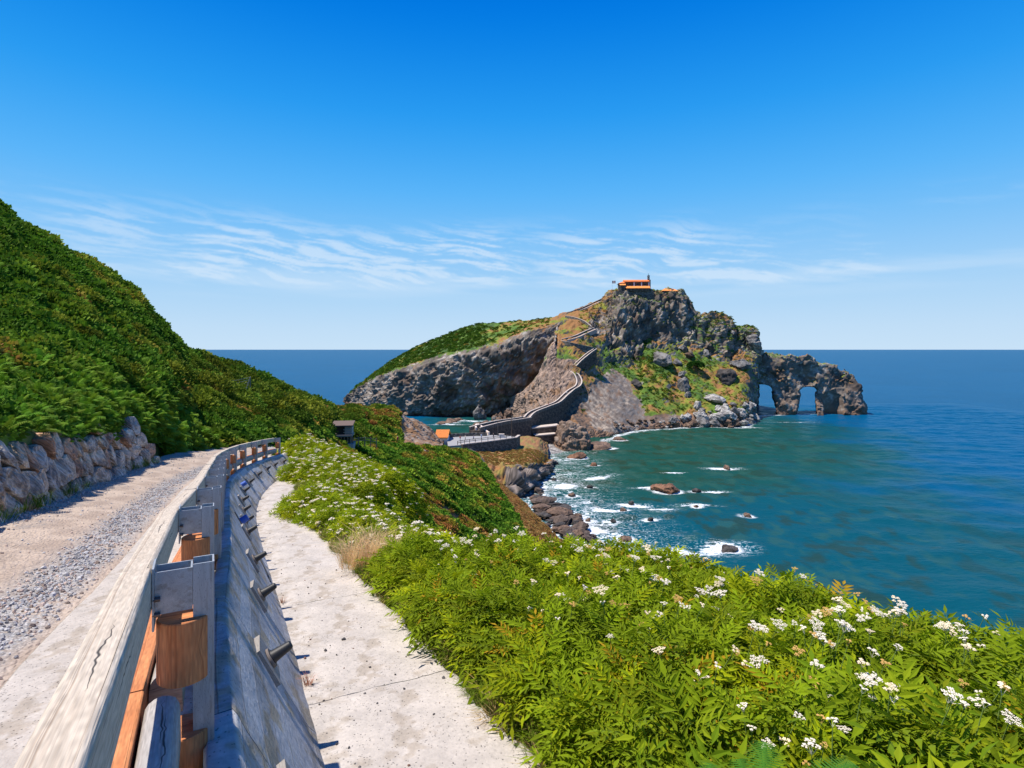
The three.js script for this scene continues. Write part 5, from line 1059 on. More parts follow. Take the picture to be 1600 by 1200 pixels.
{
  const r = rng(88), lists = [[], [], []], ferns = [[], []], far = [[], []];
  for (const { p, n, info } of hill.scatter(r, 11500, (p, n, f, q) => f.px > -260 && f.px < 330 && -p.z < 66 && !(f.px > 236 && f.t < 0.4) && q() < clamp(26 / -p.z, 0.3, 1), 0.8)) {
    const d = -p.z, bank = f2(info), s = rnd(r, 0.55, 1.15) * clamp(d / 24, 0.62, 1.25), up = V(n.x, n.y + 1.1, n.z);
    if (bank > r()) ferns[r() < 0.5 ? 0 : 1].push({ p, s: s * 0.95, q: turnTo(up.add(V(rnd(r, -0.2, 0.2), 0, rnd(r, -0.2, 0.2))), r() * 6.3), c: mul3(mix3([0.10, 0.24, 0.014], [0.17, 0.26, 0.018], r()), rnd(r, 0.7, 1.3)) });
    else lists[Math.floor(r() * 3)].push({ p: p.addScaledVector(n, -0.1 * s), s: V(s * 1.2, s, s * 1.2), q: turnTo(up, r() * 6.3), c: mul3(pickTone(p, 0.26, r), 1.35) });
  }
  function f2(info) { return inside([[-300, 720], [-300, 560], [60, 560], [200, 590], [300, 650], [345, 700], [260, 740], [120, 700]], info.px, info.py) ? 0.8 : 0.06; }
  lists.forEach((l, i) => instanced('scrub', CLUMPS[i], anyGreen, l, scene, { label: 'dense low scrub covering the hillside above the stone wall', category: 'scrub' }));
  const big = [[], []]; for (const { p, n } of hill.scatter(r, 420, (p, n, f, q) => f.px > -200 && f.px < 560 && f.t > 0.9 && f.t < 3.5 && -p.z > 16, 0.1)) { const s = rnd(r, 0.5, 1.15) * clamp(-p.z / 40, 0.7, 1.8); big[r() < 0.5 ? 0 : 1].push({ p: p.addScaledVector(n, -0.15 * s), s: V(s * 1.15, s, s * 1.15), q: turnTo(V(n.x * 0.6, 1, n.z * 0.6), r() * 6.3), c: mul3(mix3([0.085, 0.16, 0.012], [0.21, 0.23, 0.02], Math.pow(r(), 1.5)), rnd(r, 0.7, 1.3)) }); }
  big.forEach((l, i) => instanced('hill_shrubs', SHRUBS[i], anyGreen, l, scene, { label: 'rounded shrubs standing out of the scrub on the hillside', category: 'shrubs' }));
  ferns.forEach((l, i) => instanced('bracken', FERNS[i], anyGreen, l, scene, { label: 'bright green bracken on the bank above the stone wall', category: 'bracken' }));
  for (const { p, n, info } of hill.scatter(r, 6500, (p, n, f, q) => f.px > 255 && f.px < 622 && -p.z >= 36 && n.y > 0.2)) { const s = rnd(r, 0.9, 2.0) * clamp(-p.z / 70, 0.7, 1.25); far[r() < 0.5 ? 0 : 1].push({ p: p.addScaledVector(n, -0.12 * s), s: V(s * 1.2, s * 0.85, s * 1.2), q: turnTo(V(n.x, n.y + 1, n.z), r() * 6.3), c: pickTone(p, lerp(0.42, 0.68, smooth(300, 600, info.px)), r).map((v) => v * 1.3) }); }
  far.forEach((l, i) => instanced('scrub', COARSE[i], anyGreen, l, scene, { label: 'olive and rust coloured scrub on the ridge running down to the headland', category: 'scrub' }));
}
{
  const r = rng(99), lists = [[], []], ferns = [[], []];
  for (const { p, n, info } of gully.scatter(r, 7500, (p, n, f) => f.py < 880 && f.px < 846 && !inside([[742, 700], [775, 735], [825, 780], [900, 860], [880, 900], [822, 870], [812, 820], [768, 750]], f.px, f.py))) {
    const lane = Math.abs((info.py - 690) - (info.px - 520) * 0.62) < 9, s = rnd(r, 0.7, 1.6) * (lane ? 0.6 : 1) * clamp(-p.z / 90, 0.75, 1.2), dry = lane ? 0.75 : inside([[540, 720], [600, 740], [700, 815], [740, 860], [640, 880], [560, 800]], info.px, info.py) ? 0.5 : inside([[650, 700], [735, 705], [790, 790], [760, 800], [700, 760]], info.px, info.py) ? 0.4 : 0.12;
    lists[r() < 0.5 ? 0 : 1].push({ p: p.addScaledVector(n, -0.1 * s), s: V(s * 1.2, s * 0.9, s * 1.2), q: turnTo(V(n.x, n.y + 1, n.z), r() * 6.3), c: mul3(pickTone(p, dry + 0.14, r), 1.55) });
  }
  lists.forEach((l, i) => instanced('scrub', COARSE[i], anyGreen, l, scene, { label: 'green and olive scrub on the gully slope below the plaza', category: 'scrub' }));
  const dryGrass = [];
  for (const { p, n } of gully.scatter(r, 2600, (p, n, f) => inside([[735, 700], [775, 735], [825, 780], [890, 855], [880, 880], [822, 870], [806, 815], [760, 745]], f.px, f.py))) { const s = rnd(r, 0.4, 0.9); dryGrass.push({ p: p.addScaledVector(n, -0.06), s: V(s, s * 0.7, s), q: turnTo(V(n.x, n.y + 1, n.z), r() * 6.3), c: mul3(mix3([0.46, 0.23, 0.09], [0.44, 0.32, 0.10], r()), rnd(r, 0.75, 1.2)) }); }
  for (const { p, n } of outcrop.scatter(r, 1500, (p, n, f) => f.t > 2.3 && n.y > 0.4)) { const s = rnd(r, 0.4, 0.95); dryGrass.push({ p: p.addScaledVector(n, -0.06), s: V(s, s * 0.6, s), q: turnTo(V(n.x, n.y + 1, n.z), r() * 6.3), c: mul3(mix3([0.42, 0.20, 0.075], [0.30, 0.26, 0.06], r()), rnd(r, 0.75, 1.2)) }); }
  instanced('dry_grass', COARSE[0], anyGreen, dryGrass, scene, { label: 'rust brown dry grass on the slopes above the near shore', category: 'grass' });
}
{
  const r = rng(111), list = [[], []];
  for (const { p, n, info } of headland.scatter(r, 1500, (p, n, f, q) => f.t > 4.15 && n.y > 0.5 && f.px < 860 && q() < (f.px < 760 ? 1 : 0.25))) { const s = rnd(r, 0.9, 2.4); list[0].push({ p: p.addScaledVector(n, -0.1), s: V(s * 1.3, s * 0.75, s * 1.3), q: turnTo(V(n.x, n.y + 1, n.z), r() * 6.3), c: pickTone(p, lerp(0.15, 0.5, smooth(720, 840, info.px)), r) }); }
  for (const { p, n, info } of main.scatter(r, 2600, (p, n, f, q) => f.px > 905 && f.py < 645 && n.y > 0.56 && !inside(SLAB, f.px, f.py) && q() < 0.7)) { const s = rnd(r, 0.5, 1.5) * (inside([[985, 560], [1010, 525], [1060, 600], [1060, 640], [1000, 600]], info.px, info.py) || info.py < 530 && info.px > 1080 ? 1.3 : 0.8); list[1].push({ p: p.addScaledVector(n, -0.1), s: V(s * 1.2, s * 0.6, s * 1.2), q: turnTo(V(n.x, n.y + 1, n.z), r() * 6.3), c: pickTone(p, info.py < 530 && info.px < 980 ? 0.75 : info.py < 520 ? 0.1 : lerp(0.3, 0.6, smooth(940, 1120, info.px)), r) }); }
  list.forEach((l, i) => instanced('turf_growth', COARSE[i], anyGreen, l, scene, { label: i ? 'low green and rusty growth on the islet slopes under the summit' : 'low green shrubs over the back of the islet headland', category: 'scrub' }));
  const p = main.find(1087, 580); p.z += 0.5;
  const bush = thing('round_bush', 'round dark green bush on the islet slope below the eastern crag', 'bush', undefined, p), leaves = [];
  for (let k = 0; k < 46; k++) { const a = r() * 6.3, q = Math.sqrt(r()) * 4; leaves.push({ p: V(Math.cos(a) * q, 1.2 + 3.2 * Math.sqrt(1 - q * q / 18), Math.sin(a) * q * 0.7), s: rnd(r, 1.8, 2.8), q: turnTo(V(Math.cos(a) * q * 0.3, 1, Math.sin(a) * q * 0.3), r() * 6), c: mul3([0.035, 0.105, 0.012], rnd(r, 0.8, 1.3)) }); }
  instanced('crown', COARSE[1], anyGreen, leaves, bush);
  const trunk = mesh('trunk', new THREE.CylinderGeometry(0.12, 0.2, 3, 6), std({ color: lin(0.09, 0.06, 0.04) }), bush); trunk.position.y = 1.2;
}
// ---- grasses along the walkway
function tuft(seed, n, L, spread) {
  const r = rng(seed), pos = [];
  for (let i = 0; i < n; i++) { const a = r() * 6.3, q = Math.sqrt(r()) * spread, l = L * rnd(r, 0.55, 1.1), lean = rnd(r, 0.25, 1.0), b = V(Math.cos(a) * q, 0, Math.sin(a) * q), d = V(Math.cos(a + rnd(r, -0.8, 0.8)), 0, Math.sin(a + rnd(r, -0.8, 0.8))), s = V(-d.z, 0, d.x).multiplyScalar(0.0018 + 0.0032 * L), m = b.clone().add(V(0, l * 0.6, 0)).addScaledVector(d, l * lean * 0.3), t = b.clone().add(V(0, l * (1 - 0.3 * lean), 0)).addScaledVector(d, l * lean); const A = [b.x - s.x, b.y, b.z - s.z], B = [b.x + s.x, b.y, b.z + s.z], D = [m.x - s.x * 0.7, m.y, m.z - s.z * 0.7], E = [m.x + s.x * 0.7, m.y, m.z + s.z * 0.7]; pos.push(...A, ...B, ...E, ...A, ...E, ...D, ...D, ...E, t.x, t.y, t.z); }
  return geo(pos);
}
const smallTuft = tuft(90, 26, 0.2, 0.07);
{
  const r = rng(141), list = [];
  for (let k = 0; k < 1900; k++) { const s = lerp(sAt(2.2), sAt(24), Math.pow(r(), 1.4)), e = Math.pow(r(), 1.5) * 0.75, p = on(s, walkEdge(s) + 0.03 + e, footDrop(s) + 0.05); p.y += 0.12 * fbm2(p.x / 1.1, p.z / 1.1, 3) - 0.02; list.push({ p, s: rnd(r, 0.6, 1.7), q: turnTo(V(rnd(r, -0.3, 0.3), 1, rnd(r, -0.3, 0.3)), r() * 6), c: r() < 0.3 ? mul3([0.48, 0.34, 0.14], rnd(r, 0.7, 1.2)) : mul3([0.17, 0.25, 0.02], rnd(r, 0.6, 1.3)) }); }
  instanced('verge_grass', smallTuft, leafMaterial(1, 1, 1, 0.3), list, scene, { label: 'short green and straw grass along the outer edge of the walkway', category: 'grass' });
  const wallGrass = []; for (let k = 0; k < 150; k++) { const s = lerp(sAt(7.8), sAt(24), r()), p = on(s, -3.12 - 0.2 * r(), 0.63); const cl = smooth(0.1, 0.5, n2(s * 0.9, 2)); if (r() > cl) continue; wallGrass.push({ p, s: rnd(r, 1, 2.2), q: turnTo(V(rnd(r, -0.2, 0.4), 1, rnd(r, -0.2, 0.2)), r() * 6), c: mul3([0.14, 0.23, 0.02], rnd(r, 0.7, 1.3)) }); }
  instanced('wall_foot_grass', smallTuft, leafMaterial(1, 1, 1, 0.3), wallGrass, scene, { label: 'green grass tufts at the foot of the stone wall', category: 'grass' });
  // the tall dry clump between the shrubs
  const c = at(572, 884, 11.6), dry = thing('dry_grass_clump', 'tall straw coloured grass clump between the shrubs beside the walkway', 'grass clump', undefined, c);
  const blades = leafMaterial(0.85, 0.62, 0.34, 0.6);
  for (const [i, [x, z, s]] of [[0, 0, 1], [0.3, 0.1, 0.9], [-0.3, 0.05, 0.85], [0.55, -0.2, 0.75], [0.05, -0.35, 0.9], [-0.45, -0.3, 0.6]].entries()) { const m = mesh('grass_tuft', tuft(150 + i, 130, 0.9, 0.26), blades, dry); m.position.set(x, 0, z); m.scale.set(s, s, s); }
  const green = mesh('green_tuft', tuft(160, 120, 0.5, 0.5), leafMaterial(0.14, 0.2, 0.03, 0.3), dry); green.position.y = -0.05;
  const small = thing('dry_tuft', 'small withered orange weed at the foot of the wall on the walkway', 'weed', undefined, onWalk(sAt(6.05), footU(sAt(6.05)) + 0.06));
  mesh('stalks', tuft(170, 50, 0.16, 0.04), leafMaterial(0.42, 0.17, 0.09, 0.2), small);
  const small2 = thing('dry_tuft', 'small withered weed growing from the joint further along the wall foot', 'weed', undefined, onWalk(sAt(9.3), footU(sAt(9.3)) + 0.05));
  mesh('stalks', tuft(171, 36, 0.12, 0.04), leafMaterial(0.42, 0.19, 0.10, 0.2), small2);
  const fern = thing('fern', 'feathery fern at the bottom edge in front of the elder bank', 'fern', undefined, at(1150, 1330, 2.55));
  for (let k = 0; k < 3; k++) { const m = mesh('frond_cluster', FINEFERN, leafMaterial(0.07, 0.21, 0.02), fern); m.rotation.y = k * 1.7; m.scale.setScalar(0.7 + 0.1 * k); m.position.set(0.12 * (k - 1), 0, 0.1 * (k % 2)); }
}
// ---------------------------------------------------------------- buildings, bridge, stairway, people
const masonryMap = texture(512, 512, (u, v) => { const row = Math.floor(v * 16), x = (u * 10 + (row % 2) * 0.5 + 0.3 * hash3(row, 1, 2)) % 1, y = (v * 16) % 1, id = hash3(row, Math.floor(u * 10 + (row % 2) * 0.5), 4), joint = Math.min(smooth(0, 0.09, Math.min(x, 1 - x)), smooth(0, 0.13, Math.min(y, 1 - y))), k = 255 * (0.5 + 0.4 * id + 0.2 * (tfbm(u, v, 2, 5) - 0.5)) * (0.6 + 0.4 * joint); return [k, k * 0.97, k * 0.93]; });
const masonry = (r, g, b, k = 0.14) => std({ color: lin(r, g, b), map: scaled(masonryMap, k, k), roughness: 0.95 });
const MAS = { bridge: masonry(0.20, 0.162, 0.135), cap: std({ color: lin(0.50, 0.42, 0.35), roughness: 0.95 }), chapel: masonry(0.30, 0.22, 0.165), grey: masonry(0.30, 0.28, 0.26), tile: std({ color: lin(0.68, 0.19, 0.045), roughness: 0.85 }), tile2: std({ color: lin(0.74, 0.27, 0.06), roughness: 0.85 }), dark: std({ color: lin(0.02, 0.018, 0.017), roughness: 0.6 }), white: std({ color: lin(0.74, 0.72, 0.69), roughness: 0.9 }), floor: std({ color: lin(0.28, 0.275, 0.27), roughness: 0.95 }), timber: std({ color: lin(0.11, 0.07, 0.045), roughness: 0.85 }), path: std({ color: lin(0.40, 0.32, 0.26), roughness: 0.95 }) };
function boxUV(g, k = 1) { const P = g.attributes.position, N = g.attributes.normal, uv = new Float32Array(P.count * 2); for (let i = 0; i < P.count; i++) { const ax = Math.abs(N.getX(i)), ay = Math.abs(N.getY(i)); uv.set(ay > 0.7 ? [P.getX(i) * k, P.getZ(i) * k] : ax > 0.6 ? [P.getZ(i) * k, P.getY(i) * k] : [P.getX(i) * k, P.getY(i) * k], i * 2); } g.setAttribute('uv', new THREE.BufferAttribute(uv, 2)); return g; }
const block = (x0, x1, y0, y1, z0, z1) => { const g = new THREE.BoxGeometry(x1 - x0, y1 - y0, z1 - z0); g.translate((x0 + x1) / 2, (y0 + y1) / 2, (z0 + z1) / 2); return boxUV(g); };
// prism from corner points: quad faces listed by corner
function hull(pts, faces) { const pos = []; for (const f of faces) for (let k = 1; k < f.length - 1; k++) for (const q of [f[0], f[k], f[k + 1]]) pos.push(...pts[q]); return boxUV(geo(pos)); }
const slope = (x0, x1, yF, zF, yB, zB, t) => hull([[x0, yF, zF], [x1, yF, zF], [x1, yB, zB], [x0, yB, zB], [x0, yF + t, zF], [x1, yF + t, zF], [x1, yB + t, zB], [x0, yB + t, zB]], [[0, 3, 2, 1], [4, 5, 6, 7], [0, 1, 5, 4], [1, 2, 6, 5], [2, 3, 7, 6], [3, 0, 4, 7]]);
// wall along a line of places: vertical sides, flat cap; drop(i) gives its depth below the top
function wallAlong(points, thick, drop, capHeight = 0) {
  const pos = [], uv = [], idx = [], n = points.length; let L = 0;
  points.forEach((p, i) => {
    const a = points[Math.max(i - 1, 0)], b = points[Math.min(i + 1, n - 1)], t = V(b.x - a.x, 0, b.z - a.z).normalize(), s = V(-t.z, 0, t.x).multiplyScalar(thick / 2), dy = drop(i, p);
    if (i) L += p.distanceTo(points[i - 1]);
    for (const [k, y, w] of [[1, -dy, dy], [1, 0, 0], [-1, 0, thick], [-1, -dy, thick + dy]]) { pos.push(p.x + s.x * k, p.y + y, p.z + s.z * k); uv.push(L, w); }
  });
  for (let i = 0; i < n - 1; i++) for (let j = 0; j < 4; j++) { const a = i * 4 + j, b = i * 4 + (j + 1) % 4; idx.push(a, a + 4, b + 4, a, b + 4, b); }
  idx.push(0, 1, 2, 0, 2, 3); const e = (n - 1) * 4; idx.push(e, e + 2, e + 1, e, e + 3, e + 2);
  return flat(geo(pos, idx, uv));
}
const dense = (pts, n = 8) => { const c = new THREE.CatmullRomCurve3(pts, false, 'centripetal'); return c.getPoints(pts.length * n); };
const shift = (pts, w) => pts.map((p, i) => { const a = pts[Math.max(i - 1, 0)], b = pts[Math.min(i + 1, pts.length - 1)], t = V(b.x - a.x, 0, b.z - a.z).normalize(); return p.clone().add(V(-t.z * w, 0, t.x * w)); });
const onMain = (px, py, k = 2) => { const p = main.find(px, py), d = -p.z - k; return at(px, py, d); };

// ---- bridge from the plaza to the islet
{
  const line = dense([at(742, 668, 199), at(761, 663, 208), at(784, 658, 219), at(805, 655, 229), at(823, 652, 238)], 5), home = line[10].clone().setY(0);
  const b = thing('stone_bridge', 'dark stone bridge wall crossing from the plaza to the foot of the stairway', 'bridge', undefined, home), rel = (l) => l.map((p) => p.clone().sub(home));
  mesh('wall', wallAlong(rel(line), 4.4, (i, p) => p.y + home.y + 2 - 1.0 - 0), MAS.bridge, b).position.y = -1.0;
  for (const w of [2.0, -2.0]) { const m = mesh('parapet', wallAlong(rel(shift(line, w)), 0.45, () => 1.1), MAS.grey, b); m.position.y = 0.05; const c = mesh('coping', wallAlong(rel(shift(line, w)), 0.62, () => 0.18), MAS.cap, m); c.position.y = 0.17; }
}
// ---- stairway up the spur
const stairLine = dense([at(823, 652, 238), at(831, 644, 244), at(854, 634.5, 256), at(872, 627, 267), at(884, 616, 274), at(893, 608.5, 281), at(903, 602, 286), at(905, 594, 291), at(901, 585, 295), at(893, 577.5, 299), at(900, 569, 302), at(912, 558, 305), at(922, 550, 308), at(930, 545, 310)], 6);
{
  const home = stairLine[24].clone(), s = thing('stone_stairway', 'long winding stone stairway with parapets climbing the bare spur', 'stairway', undefined, home), rel = (l) => l.map((p) => p.clone().sub(home));
  mesh('retaining_wall', wallAlong(rel(stairLine), 2.7, (i, p) => { const y = p.y + home.y, k = i / stairLine.length; return lerp(y + 2, 7.5, smooth(0.28, 0.5, k)) - 1; }), MAS.bridge, s).position.y = -1.0;
  for (const w of [1.25, -1.25]) { const m = mesh('parapet', wallAlong(rel(shift(stairLine, w)), 0.45, () => 1.2), MAS.grey, s), c = mesh('coping', wallAlong(rel(shift(stairLine, w)), 0.6, () => 0.2), MAS.cap, m); c.position.y = 0.15; }
  const steps = []; for (let i = 0; i < stairLine.length - 1; i++) { const a = stairLine[i], b = stairLine[i + 1], g = new THREE.BoxGeometry(2.1, 0.4, a.distanceTo(b) * 1.05), m = a.clone().lerp(b, 0.5).sub(home); g.rotateY(Math.atan2(b.x - a.x, b.z - a.z)); g.translate(m.x, m.y - 0.98, m.z); steps.push(g); }
  for (const g of steps) mesh('step_flight', g, MAS.path, s);
  // ledges of the landing stage under the stair
  const f = at(832, 660, 241), q = thing('landing_stage', 'stepped masonry landing with pale ledges below the stairway by the beach', 'landing', undefined, V(f.x + 6, 0, f.z));
  const P = (px, py, d) => at(px, py, d).sub(q.position);
  for (const [a, b, ya, yb, d, h] of [[829, 872, 668, 663.5, 240, 4.6], [834, 867, 679.5, 676.5, 236, 2.9]]) { const l = [P(a, ya, d), P((a + b) / 2, (ya + yb) / 2, d + 1), P(b, yb, d + 2)]; const m = mesh('terrace', wallAlong(l, 5, (i, p) => p.y + 1.5), MAS.bridge, q); const c = mesh('ledge', wallAlong(l, 5.3, () => 0.4), MAS.cap, m); c.position.y = 0.15; }
  // zigzag path above
  const zig = (name, label, pts, wide) => { const l = dense(pts, 7), h = l[7].clone(), z = thing(name, label, 'path', undefined, h), r = l.map((p) => p.clone().sub(h)); mesh('paving', wallAlong(r, wide, () => 2.5), MAS.path, z); const m = mesh('parapet', wallAlong(shift(r, -wide / 2), 0.5, () => 2.6), MAS.grey, z); m.position.y = 1.0; const c = mesh('coping', wallAlong(shift(r, -wide / 2), 0.62, () => 0.2), MAS.cap, m); c.position.y = 0.12; };
  zig('hill_path', 'walled leg of path doubling back across the top of the spur', [onMain(928, 546.5), onMain(905, 541.5), onMain(886, 536.5), onMain(871, 533, 0.5)], 2);
  zig('hill_path', 'walled leg of path rising right below the orange slope', [onMain(880, 532.5), onMain(900, 527), onMain(916, 520), onMain(930, 514)], 2);
  zig('hill_path', 'curving footpath over the orange slope to the ridge', [onMain(927, 513), onMain(921, 508), onMain(912, 502.5), onMain(899, 498), onMain(886, 496)], 2.6);
  zig('hill_path', 'stepped path along the skyline up to the hermitage', [onMain(876, 493.5, 1), onMain(893, 488.5, 1), onMain(910, 483, 1), onMain(925, 476.5, 1), onMain(940, 469.5, 1), onMain(955, 464, 1)], 2.2);
}
// ---- hermitage on the summit
{
  const d = 364, u = d / F, o = thing('hermitage', 'small stone hermitage with orange tiled roofs and a bell gable on the summit', 'chapel', undefined, at(977, 455.5, d));
  o.rotation.y = -0.06;
  const X = (px) => (px - 977) * u, Y = (py) => (455.5 - py) * u;
  mesh('plinth', block(X(962), X(1020), -9, 0.0, -9, 2.6), MAS.grey, o);
  const wallM = mesh('nave_wall', block(0, X(1014), 0.01, Y(440.5), -8.4, 0), MAS.chapel, o);
  for (const px of [984, 996, 1007.5]) { const w = mesh('window', block(X(px) - 0.55, X(px) + 0.55, Y(446.3), Y(443.3), 0.004, 0.08), MAS.dark, o); const g = new THREE.BoxGeometry(1.5, 0.18, 0.2); g.translate(X(px), Y(446.3) - 0.1, 0.12); mesh('sill', g, MAS.cap, w); }
  for (const px of [990.5, 1002, 1013.3]) mesh('buttress', block(X(px) - 0.32, X(px) + 0.32, Y(447.5), Y(441.4), 0.004, 0.55), MAS.white, o);
  const rf = mesh('nave_roof', merged([slope(-0.7, X(1014.6), Y(440.9), 0.75, Y(436.9), -4.2, 0.28), slope(-0.7, X(1014.6), Y(440.9), -9.15, Y(436.9), -4.2, 0.28)]), MAS.tile, o);
  for (let k = 0; k < 26; k++) { const g = new THREE.CylinderGeometry(0.13, 0.13, 5.2, 6, 1); g.rotateX(Math.PI / 2 + 0.285); g.translate(lerp(-0.5, X(1014.3), k / 25), (Y(440.9) + Y(436.9)) / 2 + 0.34, -1.72); mesh('tile_row', g, MAS.tile, rf); }
  mesh('aisle_wall', block(X(978), X(1013.5), 0.01, Y(451.7), 0.6, 3.6), MAS.chapel, o);
  const ar = mesh('aisle_roof', slope(X(977), X(1014.2), Y(451.9), 4.1, Y(447.4), 0.05, 0.25), MAS.tile2, o);
  for (let k = 0; k < 26; k++) { const g = new THREE.CylinderGeometry(0.12, 0.12, 4.4, 6, 1); g.rotateX(Math.PI / 2 + 0.424); g.translate(lerp(X(977.4), X(1013.8), k / 25), (Y(451.9) + Y(447.4)) / 2 + 0.29, 2.08); mesh('tile_row', g, MAS.tile2, ar); }
  mesh('door', block(X(981), X(983.6), 0.02, Y(452.3), 3.602, 3.68), MAS.dark, o);
  mesh('apse_wall', block(X(967.5), X(977), 0.01, Y(443), -7, 0.4), MAS.grey, o);
  mesh('apse_roof', hull([[X(966), Y(442.6), 0.9], [X(977.5), Y(442.6), 0.9], [X(977.5), Y(442.6), -7.6], [X(966), Y(442.6), -7.6], [X(977.5), Y(438.6), -3.4], [X(975), Y(438.6), -3.4]], [[0, 1, 4, 5], [1, 2, 4], [2, 3, 5, 4], [3, 0, 5], [0, 3, 2, 1]]), MAS.tile, o);
  mesh('porch_roof', slope(X(967.8), X(977.2), Y(446.6), 2.6, Y(443.9), 0.42, 0.22), MAS.tile2, o);
  mesh('porch_wall', block(X(968.5), X(976.5), 0.01, Y(446.9), 0.42, 2.2), MAS.grey, o);
  mesh('door', block(X(971.5), X(973.5), 0.02, Y(449), 2.202, 2.3), MAS.dark, o);
  mesh('porch_post', block(X(966.1), X(966.9), -2, Y(445.6), 1.9, 2.3), MAS.timber, o);
  mesh('gable_wall', block(X(1014) + 0.01, X(1016), -0.5, Y(437.4), -8.3, 0.35), MAS.chapel, o);
  const bell = mesh('bell_gable', merged([block(X(1013.2), X(1013.9), Y(437.2), Y(430.5), -5.2, -3), block(X(1015.2), X(1015.9), Y(437.2), Y(430.5), -5.2, -3), block(X(1013), X(1016.1), Y(430.4), Y(429.5), -5.3, -2.9), block(X(1013.91), X(1015.19), Y(437.2), Y(434.5), -5.1, -3.1)]), MAS.grey, o);
  const bl = mesh('bell', new THREE.LatheGeometry([[0, 0.5], [0.13, 0.46], [0.17, 0.15], [0.25, 0]].map(([a, b]) => new THREE.Vector2(a, b)), 12), MAS.dark, bell); bl.position.set(X(1014.55), Y(433.4), -4.1);
  mesh('cross', merged([block(X(1014.4), X(1014.7), Y(429.5), Y(426), -4.2, -4.05), block(X(1013.8), X(1015.3), Y(427.6), Y(427.2), -4.2, -4.05)]), MAS.dark, bell);
  // the shelter beside it
  const h = thing('shelter', 'low building with an orange hipped roof at the right end of the summit', 'building', undefined, at(1037, 456.5, d));
  const W = 24 * u, T = (456.5 - 450) * u, E = (456.5 - 454.3) * u;
  mesh('plinth', block(-0.4, W + 0.2, -7, 0, -6, 0.4), MAS.grey, h);
  mesh('wall', block(0, W, 0.01, E, -5.4, 0), MAS.chapel, h);
  mesh('roof', hull([[-0.7, E, 0.8], [W + 0.9, E - 0.3, 0.8], [W + 0.9, E - 0.3, -6.2], [-0.7, E, -6.2], [1.4, T, -2.7], [W - 3.4, T, -2.7]], [[0, 1, 5, 4], [1, 2, 5], [2, 3, 4, 5], [3, 0, 4], [0, 3, 2, 1]]), MAS.tile2, h);
  mesh('window', block(W * 0.35, W * 0.5, E * 0.3, E * 0.8, 0.003, 0.06), MAS.dark, h);
  // flag
  const f = thing('flag', 'red flag with white and green crosses on a pole beside the hermitage', 'flag', undefined, at(956.5, 453, d - 6));
  const k = (d - 6) / F, pole = mesh('pole', new THREE.CylinderGeometry(0.07, 0.1, 15 * k, 8), MAS.white, f); pole.position.y = 7 * k;
  const cloth = new THREE.PlaneGeometry(5.2 * k, 4 * k, 16, 8), P = cloth.attributes.position; for (let i = 0; i < P.count; i++) P.setZ(i, 0.18 * Math.sin(P.getX(i) * 3.2) * (P.getX(i) / (5.2 * k) + 0.5)); cloth.computeVertexNormals();
  const cv = document.createElement('canvas'); cv.width = 160; cv.height = 120; const c = cv.getContext('2d'); c.fillStyle = '#c8202a'; c.fillRect(0, 0, 160, 120); c.strokeStyle = '#0f8a45'; c.lineWidth = 15; c.beginPath(); c.moveTo(0, 0); c.lineTo(160, 120); c.moveTo(160, 0); c.lineTo(0, 120); c.stroke(); c.strokeStyle = '#ffffff'; c.lineWidth = 17; c.beginPath(); c.moveTo(80, 0); c.lineTo(80, 120); c.moveTo(0, 60); c.lineTo(160, 60); c.stroke();
  const ct = new THREE.CanvasTexture(cv); ct.colorSpace = THREE.SRGBColorSpace;
  const cm = mesh('flag_cloth', cloth, new THREE.MeshStandardMaterial({ map: ct, roughness: 0.8, side: THREE.DoubleSide }), f); cm.position.set(2.7 * k, 12.2 * k, 0);
}
